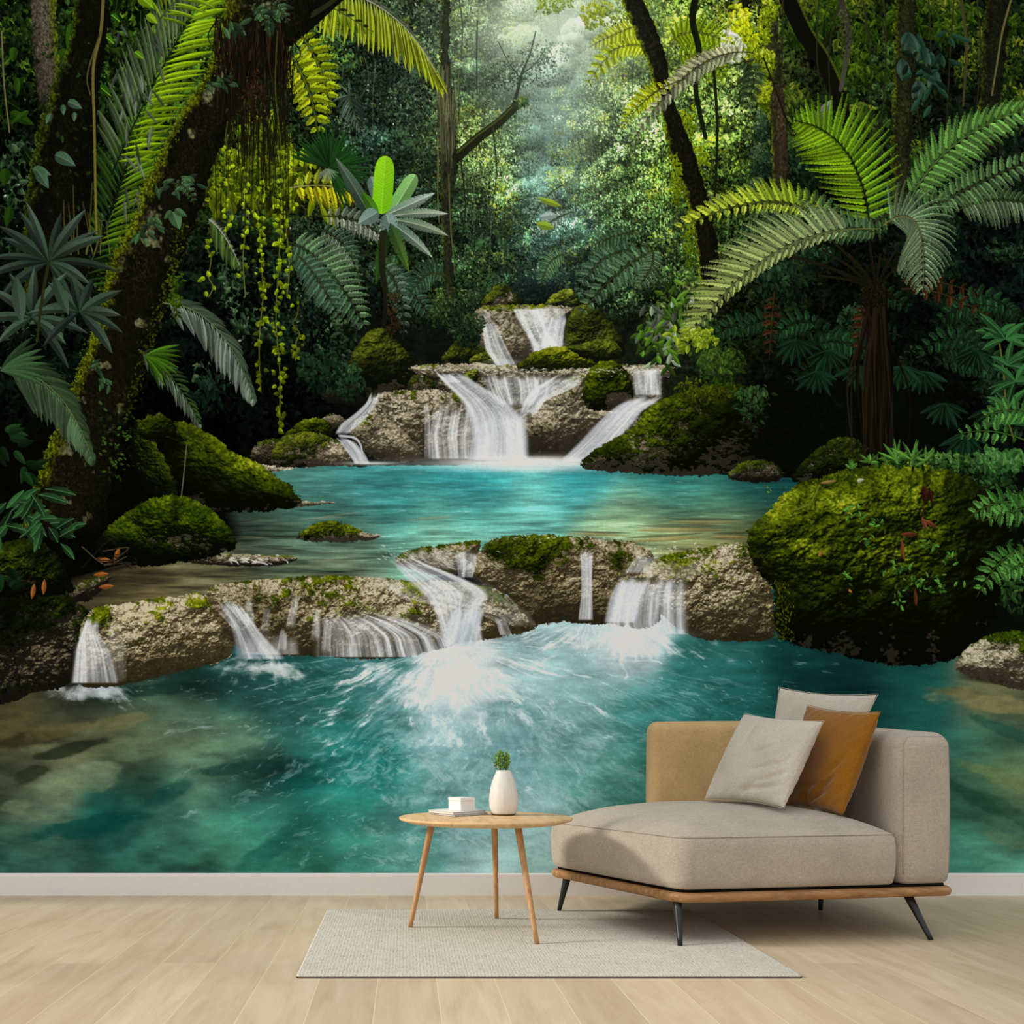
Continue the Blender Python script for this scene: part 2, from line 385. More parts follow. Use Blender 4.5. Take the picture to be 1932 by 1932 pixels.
def trunk(rows, seed, pal, lit=-1, mossy=.5, edgecol=(120, 135, 20), ew=.22, rough=5, lichen=0.0, gain=1.0):
    """a tree trunk; rows = (y, left, right)"""
    Rw = np.array(rows, float); ys = Rw[:, 0]
    a, b, c, d = box(Rw[:, 1].min() - 12, ys[0], Rw[:, 2].max() + 12, ys[-1])
    X, Y = grid(a, b, c, d); h, w = X.shape; yy = Y[:, 0]
    def sm(k):
        v = np.interp(yy, ys, Rw[:, k]); m = max(1, min(30, len(yy) // 6)); kk = np.ones(2 * m + 1) / (2 * m + 1)
        return np.convolve(np.pad(v, m, mode='edge'), kk, 'valid').astype(np.float32)[:, None]
    xl, xr = sm(1), sm(2); n2 = fbm(h, w, 12, 14, seed, 4); n3 = fbm(h, w, 3, 4, seed + 1, 2, .7); n1 = fbm(h, w, 40, 60, seed + 2, 3)
    wd = (xr - xl)
    e = np.minimum(X - xl, xr - X) + (n2 - .5) * rough * 2 + (n3 - .5) * rough
    al = np.clip(e + .5, 0, 1) * np.clip((ys[-1] - Y) / 25, 0, 1)
    s = (X - xl) / wd + (n2 - .5) * .3
    body = ramp((.25 + .9 * (n3 - .3) * (n1 + .3) + .25 * np.sin(np.clip(s, 0, 1) * math.pi)) * gain, pal)
    q = s if lit < 0 else 1 - s
    em = np.clip(1 - q / (ew * (.5 + n1)), 0, 1) ** .8 * np.clip(.2 + 1.3 * n3, 0, 1.2) * mossy
    body = body + (c3(edgecol) * (.45 + .9 * n3[..., None]) - body) * np.clip(em, 0, 1)[..., None]
    if lichen:
        m = smooth(.60, .68, fbm(h, w, 34, 40, seed + 9, 4)) * lichen * smooth(.1, .3, s) * smooth(.1, .3, 1 - s)
        body = body + (c3((120, 122, 84)) * (.4 + .8 * n3[..., None]) - body) * m[..., None]
    blend(a, b, c, d, body, al.astype(np.float32))
# ------------------------------------------------------------------ the jungle picture printed on the wall covering
def paint_forest():
    pts = [(-100,0,18,30,12),(0,60,24,44,16),(100,100,20,34,12),(20,200,18,34,14),(20,320,14,26,14),(100,300,8,12,7),(240,60,44,80,18),(240,180,34,66,18),(330,120,70,105,26),(300,260,52,80,24),(560,300,40,58,18),(480,330,70,96,16),(-100,300,14,24,12),
     (620,100,45,75,25),(640,40,30,46,24),(730,120,26,38,30),(700,150,44,66,48),(680,190,28,48,36),(740,210,20,36,26),(780,150,26,40,28),(820,50,56,76,48),(850,20,84,104,72),(860,120,56,76,46),(900,60,72,94,58),(880,90,86,116,46),(930,40,84,110,68),(930,100,54,74,42),
     (950,120,40,58,44),(990,100,84,104,84),(960,60,116,138,76),(1000,20,164,186,132),(1050,20,178,198,150),(1010,50,150,174,100),(1080,40,132,160,120),(1060,90,118,140,116),(1100,60,120,150,118),(1140,80,116,148,66),(900,150,36,52,36),(940,200,56,78,38),(900,200,82,110,42),(870,240,100,122,56),
     (1000,160,58,82,64),(1040,180,80,106,92),(1060,200,112,142,124),(1000,240,70,102,86),(960,260,86,116,64),(930,270,106,130,38),(960,300,104,128,46),(900,310,64,86,36),(940,340,56,80,36),(1000,280,48,78,64),(1020,330,48,78,68),(1040,280,72,108,98),(1090,230,132,154,90),(1120,190,132,162,88),
     (1150,180,116,158,66),(1100,270,112,142,66),(1060,300,98,130,56),(1130,300,78,108,56),(1180,260,58,84,42),(1170,330,58,80,42),(1100,350,68,96,52),(1030,370,56,84,74),(960,380,48,74,36),(900,400,36,56,40),(850,380,20,30,20),(800,330,22,38,28),(780,420,16,28,18),(930,440,46,72,46),
     (1000,440,42,68,62),(1060,430,46,74,58),(1000,500,20,32,28),(940,520,44,70,36),(880,470,40,62,30),(860,540,30,52,22),(1080,500,34,54,36),(1120,450,46,68,40),(1180,450,46,68,40),(1180,400,56,80,46),(1180,100,106,138,36),(1230,250,58,90,46),(1200,160,78,108,56),(1320,50,126,166,28),
     (1290,60,98,130,46),(1350,30,58,90,18),(1370,50,146,170,66),(1390,90,128,150,76),(1340,120,88,128,28),(1400,150,58,78,44),(1330,200,58,80,30),(1400,200,56,74,44),(1370,260,78,100,26),(1340,300,68,94,22),(1380,330,38,60,14),(1430,250,50,72,26),(1420,330,28,44,18),(1440,130,90,112,32),
     (1250,330,78,110,28),(1280,350,88,120,36),(1250,400,48,76,36),(1270,450,66,90,40),(1230,480,56,80,44),(1300,520,54,82,30),(1250,560,76,104,44),(1380,440,40,62,26),(1440,470,26,40,20),(1390,560,24,38,12),(1500,90,12,18,9),(1560,100,26,38,13),(1600,60,40,62,14),(1660,60,48,74,18),
     (1650,110,30,46,18),(1520,160,14,22,10),(1600,180,20,36,14),(1730,100,12,18,11),(1500,250,10,16,8),(1900,100,14,24,12),(1900,250,10,18,10),(1850,500,9,18,13),(1700,700,6,10,7),(1500,750,6,9,6),(1250,640,40,60,26),(700,500,16,28,18),(500,650,6,11,7),(600,750,5,8,6),(100,400,10,18,11),
     (100,700,10,20,12),(300,850,4,6,3),(100,900,5,8,4),(200,500,12,22,11),(450,480,20,36,20),(450,600,8,14,10),(2000,700,8,14,9),(820,640,8,13,9),(760,620,8,14,9),(1000,600,14,22,18),(1400,600,12,20,9),(1140,600,16,26,18),(1700,400,10,16,9),(1600,500,8,14,7),(560,560,20,36,24),(640,640,8,15,9),(660,420,34,50,34),(600,220,30,50,30)]
    F = field(pts, 0, 0, CW, 940 + MY, 55)
    FPTS.append(F)
    h, w = F.shape[:2]
    n = fbm(h, w, 26, 22, 3, 4) ; m = fbm(h, w, 5, 4, 5, 2, .7)
    CV[:h, :w] = F * (.25 + 1.5 * smooth(.3, .75, n * .6 + m * .4))[..., None]
    CV[h:] = 20

FPTS = []
def foliage(n, region, seed, keep=None, gain=1.0):
    """clumps of leaves whose colour follows the picture's own light and dark"""
    x0, y0, x1, y1 = region; g = np.random.default_rng(seed)
    F = FPTS[0]
    P = [(g.uniform(x0, x1), g.uniform(y0, y1)) for _ in range(n)]
    for x, y in P:
        if keep is not None and not keep(x, y): continue
        b = F[min(F.shape[0] - 1, int(y) + MY), min(CW - 1, max(0, int(x) + MX))]
        lum = b.mean(); f = g.uniform(.6, 1.35) * gain * (.35 + 1.3 * float(tex(np.float32(x), np.float32(y), 70)))  ; b = b * f
        if g.random() < .12: b = b * np.array((1.25, 1.12, .6))
        if g.random() < .08: b = b * np.array((.9, 1.0, 1.1))
        b = b * .86 + lum * f * .14 * np.array((.95, 1.0, 1.0)); d = abs(x - 1040) / 600; hz = max(0, 1 - abs(x - 1050) / 170) * max(0, 1 - y / 520); size = (3.5 + 7.5 * min(1.3, d) + max(0, (y - 380) / 160))
        p = [b * (.10 + .5 * hz), b * (.30 + .4 * hz), b * (.75 + .1 * hz), b * (1.30 - .15 * hz), b * (1.7 - .3 * hz) + 6]
        r = size * g.uniform(2.4, 4.6)
        crown(x, y, r * g.uniform(.8, 1.5), r * g.uniform(.6, 1.1), int(34 * g.uniform(.6, 1.4)), size, p, ratio=g.choice((.35, .5, .65)), kind=int(g.choice((0, 0, 1))), vary=.24, spot=.03 * (lum > 60), down=.65)

def domes(n, region, seed, amt=.5):
    """rounds off tree crowns in the print: each lighter on its upper left, dark beneath"""
    x0, y0, x1, y1 = region; g = np.random.default_rng(seed)
    P = sorted([(g.uniform(x0, x1), g.uniform(y0, y1)) for _ in range(n)], key=lambda q: q[1])
    for x, y in P:
        rx = g.uniform(26, 62); ry = rx * g.uniform(.6, 1.0); a, b, c, d = box(x - rx * 1.2, y - ry * 1.2, x + rx * 1.2, y + ry * 1.3)
        if a >= c or b >= d: continue
        X, Y = grid(a, b, c, d); u = (X - x) / rx; v = (Y - y) / ry
        r = u * u + v * v + (fbm(*X.shape, 14, 12, int(x * 7 + y), 3) - .5) * .9
        m = smooth(1.0, .75, r) if False else 1 - smooth(.72, 1.0, r)
        k = 1 + amt * (-.75 * v - .30 * u + .12); CV[b:d, a:c] *= (1 + (np.clip(k, .35, 1.5) - 1) * m)[..., None]

def pal_at(base, k=1.0):
    b = c3(base)
    return [b * .18 * k, b * .45 * k, b * .85 * k, b * 1.25 * k, np.minimum(255, (b * 1.5 + 22) * k)]

def paint_far():
    HZ = [(28,46,42),(52,78,66),(90,120,92),(140,166,118),(196,212,160)]
    HB = [(14,30,28),(28,52,46),(52,84,72),(88,122,100),(150,176,150)]
    MID = [(10,20,12),(24,42,20),(52,78,34),(96,122,52),(160,178,84)]
    YEL = [(30,44,10),(72,92,16),(124,142,26),(176,190,46),(216,224,90)]
    DK = [(6,12,8),(14,26,16),(30,50,30),(56,82,50),(98,122,86)]
    # distant hazy slope in the gap
    for (x, y, rx, ry, p) in ((1045,40,70,60,HZ),(970,70,60,55,HZ),(1110,90,60,50,HZ),(1000,150,60,50,HZ),(1090,180,60,50,HB),(1040,260,60,60,HB),(1000,230,50,50,HZ),
        (1050,340,50,60,HB),(1010,420,60,60,HB),(1040,500,60,50,HB),(980,500,40,50,DK),(1080,430,60,60,HB),(1010,330,40,40,HB)):
        crown(x, y, rx, ry, 900, 5, p, vary=.2, spot=.03)
    glow(1050, 60, 110, 90, (205, 222, 190), .55)
    glow(1040, 200, 70, 120, (150, 185, 175), .38)
    glow(1060, 350, 50, 120, (90, 135, 135), .22)
    # pale trunks in the haze
    line([(1078,-20),(1072,60),(1062,140)], 9, 5, (150,160,140), (120,130,110), .6); line([(1055,0),(1052,80),(1060,130)], 6, 4, (150,160,145), alpha=.5)
    line([(843,-10),(846,60),(843,110)], 7, 6, (130,140,120), (110,122,100), .7); line([(880,-10),(886,60)], 5, 4, (150,160,145), alpha=.5)
    foliage(2100, (560, -30, 1440, 640), 301)
    # left mid trees
    for (x, y, rx, ry, n, s, p, sp) in ((880,30,60,50,700,6,MID,.03),(800,70,70,60,700,6,DK,.03),(940,110,70,60,800,5.5,DK,.05),(870,160,60,60,700,6,DK,.04),(1010,135,70,50,900,5,DK,.10),(960,60,40,40,300,6,YEL,.05),
        (760,200,80,70,900,7,DK,.05),(690,150,60,60,700,7,DK,.06),(820,250,60,60,700,6,DK,.04),(900,220,50,40,500,6,YEL,.05),(930,280,50,60,600,6,MID,.06),(890,260,40,60,500,6,YEL,.04),
        (700,250,70,50,700,7,HB,.05),(780,300,60,60,700,7,DK,.04),(940,330,40,70,600,6,YEL,.02),(950,380,40,70,600,6,YEL,.02),(900,350,50,60,700,6,MID,.08),(900,420,50,50,600,6,DK,.05),(960,440,50,50,500,6,MID,.02),
        (880,480,60,50,600,6,DK,.03),(930,500,50,40,500,6,MID,.02),(860,560,50,50,600,6,MID,.03),(900,560,45,40,500,6,DK,.02),(820,500,50,60,500,7,DK,.03),
        (640,230,50,40,400,8,DK,.05),(560,430,60,40,400,8,DK,.05),(520,520,50,60,400,9,DK,.02),(600,560,80,60,500,9,DK,.02),(560,640,70,60,500,10,DK,0),(650,690,50,50,400,9,DK,0),(800,620,50,50,400,7,DK,0)):
        crown(x + RNG.normal(0, 8), y + RNG.normal(0, 8), rx * RNG.uniform(.7, 1.1), ry * RNG.uniform(.5, .8), n // 3, s * .95, [c3(q) * RNG.uniform(.75, 1.1) for q in p], vary=.22, spot=sp * .6, alpha=.9)
    # right mid trees, sunlit shrub wall
    for (x, y, rx, ry, n, s, p, sp) in ((1190,60,60,50,600,6,MID,.04),(1150,140,60,50,600,6,YEL,.05),(1110,230,60,45,700,5.5,HZ,.14),(1160,200,60,45,600,6,MID,.10),(1090,290,50,45,600,5.5,YEL,.10),(1150,290,60,60,800,6,MID,.08),
        (1060,330,45,40,500,5.5,YEL,.08),(1120,370,60,50,800,5.5,MID,.08),(1080,390,50,40,500,5.5,HZ,.06),(1180,360,50,60,700,6,MID,.05),(1210,300,40,60,500,6,MID,.06),(1230,230,50,60,500,7,MID,.05),(1180,440,60,50,700,6,DK,.05),
        (1090,470,50,40,500,6,MID,.03),(1120,520,70,50,600,7,DK,.02),(1210,520,60,60,600,7,DK,.04),(1230,420,60,60,700,7,MID,.06),(1260,370,50,50,600,7,YEL,.05),(1290,300,50,60,500,8,YEL,.04),(1260,470,40,50,400,8,MID,.08),
        (1300,60,60,60,500,8,YEL,.06),(1360,60,60,60,500,9,YEL,.05),(1390,40,50,50,400,8,YEL,.12),(1340,140,50,60,500,8,YEL,.05),(1380,220,50,50,400,8,MID,.02),(1350,300,50,60,400,9,YEL,.01),(1370,380,50,50,400,9,MID,0),
        (1270,160,40,60,400,8,YEL,.03),(1410,160,50,60,400,9,MID,.03),(1300,560,50,50,400,8,MID,.04),(1260,600,50,50,400,9,MID,.12),(1170,590,60,40,400,7,DK,.01),(1440,300,50,70,400,9,DK,.01),(1450,420,60,60,400,9,DK,0),(1400,480,60,50,400,9,MID,0)):
        crown(x + RNG.normal(0, 8), y + RNG.normal(0, 8), rx * RNG.uniform(.7, 1.1), ry * RNG.uniform(.5, .8), n // 3, s * .95, [c3(q) * RNG.uniform(.75, 1.1) for q in p], vary=.22, spot=sp * .6, alpha=.9)
    glow(1050, 60, 120, 80, (205, 222, 190), .30); glow(1040, 260, 46, 150, (130, 165, 155), .28)
    foliage(260, (1040, 150, 1270, 470), 311, gain=1.8)
    foliage(120, (860, 220, 980, 430), 312, gain=1.6)
    foliage(140, (1260, -20, 1420, 330), 313, gain=1.6)
    glow(1050, 40, 150, 90, (214, 228, 196), .45); glow(1010, 190, 110, 120, (120, 150, 132), .22)
    domes(95, (640, 0, 1440, 620), 321, .62)
    for k in range(70):
        x = RNG.uniform(640, 1420); y = RNG.uniform(-20, 420); L = RNG.uniform(60, 220); c = (18,26,16) if RNG.random() < .65 else (112,124,84)
        line([(x, y), (x + RNG.normal(0,4), y + L * .5), (x + RNG.normal(0,7), y + L)], RNG.uniform(1.2,2.6), 1, c, alpha=.45)
    crown(1010, 540, 60, 30, 500, 5, [(8,14,13),(16,26,24),(30,46,42),(52,74,66)], vary=.2)
    glow(1005, 545, 60, 26, (12,18,17), .55)
    glow(1040, 150, 210, 190, (168,192,180), .20); glow(1035, 60, 110, 80, (222,234,208), .25)
    # grey trunk mass between
    trunk([(-30,836,850),(100,830,848),(200,828,854),(290,830,864),(420,832,850),(600,838,856)], 12, [(10,14,9),(24,29,18),(48,52,34),(84,86,62)], mossy=.35, rough=6, gain=.85)
    for k in range(90):
        x = 842 + RNG.normal(0, 9); y = RNG.uniform(120, 250); line([(x, y), (x + RNG.normal(0,3), y + RNG.uniform(30,110))], 2.4, 1.2, np.array((104,106,72)) * RNG.uniform(.3,1.2), alpha=.8)
    line([(862,296),(900,262),(940,232),(968,205),(985,190)], 20, 13, (24,28,16), (34,40,20)); line([(862,288),(900,256),(940,226),(972,196)], 4, 3, (76,84,30), alpha=.6)
    line([(968,200),(976,172),(984,140),(1000,100),(1010,60)], 7, 2, (36,42,28)); line([(984,140),(1010,120),(1030,90)], 3, 1.5, (40,48,32)); line([(984,150),(960,120),(940,80)], 3, 1.5, (40,48,32)); 
    for i in range(26):
        x = 868 + i * 4.4; y = 292 - i * 3.7; line([(x, y), (x + RNG.normal(0,1.5), y + RNG.uniform(6, 26))], 1.6, .8, (30,34,18))
    crown(984,192,14,10,90,6,MID)
    for (x, y0, y1, cc) in ((826,300,420,(90,96,60)),(846,330,520,(84,88,52)),(866,0,110,(60,66,50)),(900,40,180,(40,50,40)),(812,330,470,(40,44,30)),(870,310,480,(34,36,24)),(1430,40,420,(50,60,20)),(930,240,420,(44,52,34))):
        line([(x, y0), (x + RNG.normal(0,6), (y0 + y1) / 2), (x + RNG.normal(0,6), y1)], 2.6, 1.8, cc)
    crown(995, 130, 95, 42, 620, 4.5, DK, spot=.12, vary=.25, alpha=.7); crown(1030, 100, 60, 30, 200, 4.5, DK, spot=.1, alpha=.6); crown(950, 150, 50, 26, 200, 4.5, DK, alpha=.6)
    crown(1160, 15, 70, 40, 350, 6, YEL, spot=.05); crown(1040, 5, 40, 26, 200, 6, YEL); crown(1115, 30, 26, 30, 90, 8, [(60,80,10),(130,140,10),(200,200,20)])
    glow(1075, 130, 50, 200, (190, 215, 200), .20)
    glow(1000, 60, 140, 80, (200, 220, 190), .16)
    # right-hand dark forest
    foliage(420, (1400, -30, 2092, 900), 303)
    for i in range(70):
        x = RNG.uniform(1440, 2080); y = RNG.uniform(-20, 860)
        if y > 560 and x < 1560: continue
        b = max(0, 1 - y / 520); p = [c3((5,9,5)), c3((12,22,10)), c3((24 + 18*b,44 + 14*b,16)), c3((46 + 34*b,72 + 22*b,22)), c3((86 + 50*b,112 + 24*b,36))]
        if y > 300: p = [c3((3,6,4)), c3((7,14,8)), c3((14,28,16)), c3((28,50,28)), c3((52,82,50))]
        crown(x, y, RNG.uniform(25,60), RNG.uniform(25,55), 180, RNG.uniform(8,15), p, down=.7, kind=1 if RNG.random() < .4 else 0, ratio=.4)
    for (x, y) in ((1560,40),(1620,60),(1600,120),(1690,40),(1500,60),(1640,140),(1580,20),(1730,20),(1820,30),(1900,40),(1780,60)):
        crown(x, y, 50, 30, 90, 15, [(8,15,5),(22,38,8),(46,70,13),(84,112,22)], kind=0, ratio=.42, down=.8)
    trunk([(-30,1435,1462),(100,1442,1470),(250,1452,1480),(400,1462,1486)], 21, [(8,10,5),(22,26,12),(44,46,26),(74,72,48)], mossy=.7, rough=5)
    trunk([(160,1456,1478),(250,1458,1484),(345,1460,1486)], 22, [(12,11,7),(30,26,17),(56,46,32),(84,70,50)], mossy=.1, rough=5)
    trunk([(-30,1395,1412),(60,1398,1414),(150,1402,1418)], 23, [(6,8,4),(18,20,10),(30,34,18)], mossy=.3, rough=3)
    line([(1478,-20),(1515,60),(1548,110),(1580,180),(1592,230)], 34, 26, (10,12,7), (14,16,8)); line([(1496,-20),(1530,55),(1562,105),(1592,170)], 5, 4, (74,90,20), alpha=.6)
    line([(1583,-10),(1600,60),(1596,110),(1585,170)], 12, 8, (48,47,38), (70,68,58), .8); crown(1592,60,14,60,120,6,[(20,24,14),(50,54,30),(90,88,64)])
    for i in range(10):
        x = 1500 + i * 42 + RNG.normal(0, 8); line([(x, -20), (x + RNG.normal(0,10), 120), (x + RNG.normal(0,14), RNG.uniform(200,420))], 3.5, 2, (46,46,24), (30,32,18), .9)
    trunk([(-30,1690,1730),(200,1684,1722),(420,1680,1710)], 25, [(6,8,5),(16,18,9),(34,38,18),(60,62,30)], mossy=.5, rough=8)
    trunk([(-30,1860,1910),(150,1850,1892),(300,1840,1870)], 26, [(5,6,4),(12,13,8),(24,26,14),(42,42,26)], mossy=.3, rough=6)
    line([(1912,-20),(1890,60),(1880,120),(1870,180)], 4, 3, (96,90,52)); line([(1812,0),(1822,90),(1816,200)], 7, 4, (60,58,32))
    # leafy column draped on the vine trunk
    for (x, y, c) in ((1440,60,1),(1446,120,1),(1440,180,1),(1436,240,0),(1430,300,0),(1426,360,0),(1450,20,1),(1420,100,1)):
        crown(x, y, 17, 36, 260, 6, [(16,24,6),(50,66,8),(104,124,14),(160,176,30),(206,214,80)] if c else DK, ratio=.6)
    # pale grey fragment and epiphytes
    leaf(1540, 232, -1.0, 52, 24, (70,76,66), (140,146,130), kind=2)
    for (x, y) in ((1720,70),(1745,90),(1700,110),(1760,130),(1730,150),(1712,60)):
        for k in range(5): leaf(x, y, RNG.uniform(1.0,2.2), RNG.uniform(28,44), 13, np.array((44,68,54)) * RNG.uniform(.6,1.1), np.array((66,92,78)) * RNG.uniform(.6,1.1), kind=1)
    for k in range(26): leaf(1755 + RNG.normal(0,26), 125 + RNG.normal(0,30), RNG.uniform(.3,2.8), RNG.uniform(22,44), 10, np.array((30,58,42)) * RNG.uniform(.5,1.3), kind=1)

def paint_leftwall():
    G1 = [(4,7,3),(9,18,6),(22,40,11),(48,76,18),(92,128,32)]
    G2 = [(5,9,5),(12,22,12),(26,44,26),(50,76,46),(86,112,78)]
    for (x, y, rx, ry, n, s, p) in ((20,60,60,70,260,16,G1),(40,160,60,60,240,16,G1),(-60,80,80,90,200,16,G1),(-60,250,80,100,240,16,G1),(20,300,60,60,220,14,G2),(30,380,60,60,240,14,G2),(100,60,30,60,140,12,G1),(170,60,40,60,160,12,G1),
        (230,60,60,60,220,18,G1),(230,170,60,60,220,16,G1),(290,60,50,50,200,15,G1),(240,330,50,60,220,14,G2),(200,420,50,60,240,14,G2),(250,480,50,50,200,12,G2),(60,450,70,50,240,14,G2),(140,560,60,60,200,14,G2),(40,620,80,50,260,16,G2),
        (-80,450,80,90,200,16,G2),(-80,650,80,90,200,16,G2),(-60,850,80,80,160,16,G2),(450,520,60,60,260,12,G2),(440,420,50,50,240,11,G2),(480,600,70,70,300,12,G2),(420,700,60,60,200,12,G2),(560,520,60,60,300,10,G2),(640,640,50,60,260,9,G2),
        (420,120,60,60,200,14,G1),(520,330,50,40,200,12,G1),(640,540,60,50,260,9,G2)):
        crown(x, y, rx, ry, n, s, p, kind=0, vary=.2, spot=.01)
    foliage(420, (-160, -30, 640, 860), 304, gain=.72)
    for k in range(46):   # larger glossy leaves in the upper left
        x, y = RNG.uniform(-60, 330), RNG.uniform(-20, 460)
        leaf(x, y, RNG.uniform(.4, 2.6), RNG.uniform(26, 56), RNG.uniform(12, 22), np.array((46,84,16)) * RNG.uniform(.2,1.1), kind=0, rib=(44,70,28))
    # palms fill behind the big trunk
    palm((150,560),(190,420),(300,250), 22, 110, 90, (34,58,28), (46,84,26), w=6)
    palm((180,480),(236,330),(300,120), 30, 100, 92, (50,86,24), (104,148,24), w=7, rach=(16,22,12), sag=.12, aA=1.0, aB=.8)
    palm((210,330),(300,120),(400,-30), 34, 118, 96, (92,112,74), (150,190,22), w=8, rach=(20,26,16), sag=.10, aA=.85, aB=1.0, jit=.04)
    palm((300,40),(330,-10),(420,-50), 14, 60, 70, (120,150,30), (140,176,28), w=7)
    for k in range(34):
        x, y = RNG.uniform(225, 300), RNG.uniform(40, 430); leaf(x, y, RNG.uniform(.8, 2.0), RNG.uniform(28, 60), 6, np.array((150,162,150)) * RNG.uniform(.25,.9), kind=1, alpha=.8)
    for (x, y, s, c) in ((270,5,36,(120,160,20)),(285,40,26,(130,168,24)),(205,80,24,(60,110,16)),(218,40,22,(40,90,20)),(195,175,30,(34,80,14)),(262,110,22,(80,130,20))):
        leaf(x - 8, y - 12, .7, s, s * .6, c, kind=0, rib=(150,190,60))
    # back-left trunks
    trunk([(-30,58,104),(60,60,106),(130,66,112),(200,70,108)], 31, [(14,12,8),(44,38,28),(90,84,70),(140,136,122)], mossy=.8, edgecol=(86,104,18), lit=1, ew=.3, rough=5, gain=.85)
    trunk([(-30,146,214),(60,134,205),(130,112,192),(200,84,186),(280,64,180),(360,50,176),(460,42,170),(600,50,160)], 32, [(4,5,3),(8,9,5),(15,15,8),(30,28,16)], mossy=.75, edgecol=(76,96,18), ew=.18, rough=7)
    for k in range(60): stamp(RNG.uniform(60,180), RNG.uniform(60,430), RNG.uniform(0,6), RNG.uniform(6,14), .5, c3((40,62,24)) * RNG.uniform(.3,1.1), 0)
    for (x, y, a, s) in ((118,198,1.4,20),(96,214,1.9,22),(128,192,.35,30),(140,212,1.5,18),(104,292,.4,44),(62,320,.2,36),(70,322,.9,40)):
        leaf(x, y, a, s, s * .55, (62,92,66), (84,116,88), kind=0, rib=(96,124,100), bend=.1)
    line([(196,-20),(190,60),(176,130),(178,240),(180,360),(182,440)], 6, 4, (96,88,50), (120,112,40)); line([(190,60),(165,140),(170,180)], 3, 2, (80,74,44)); line([(3,60),(8,160),(18,250)], 3, 2.5, (110,106,70))
    for k in range(10):
        x = 120 + k * 9; line([(x, 380 + RNG.uniform(-40,40)), (x + RNG.normal(0,5), 440), (x + RNG.normal(0,8), 480)], 2.5, 2, (64,60,30), (110,106,40), .8)

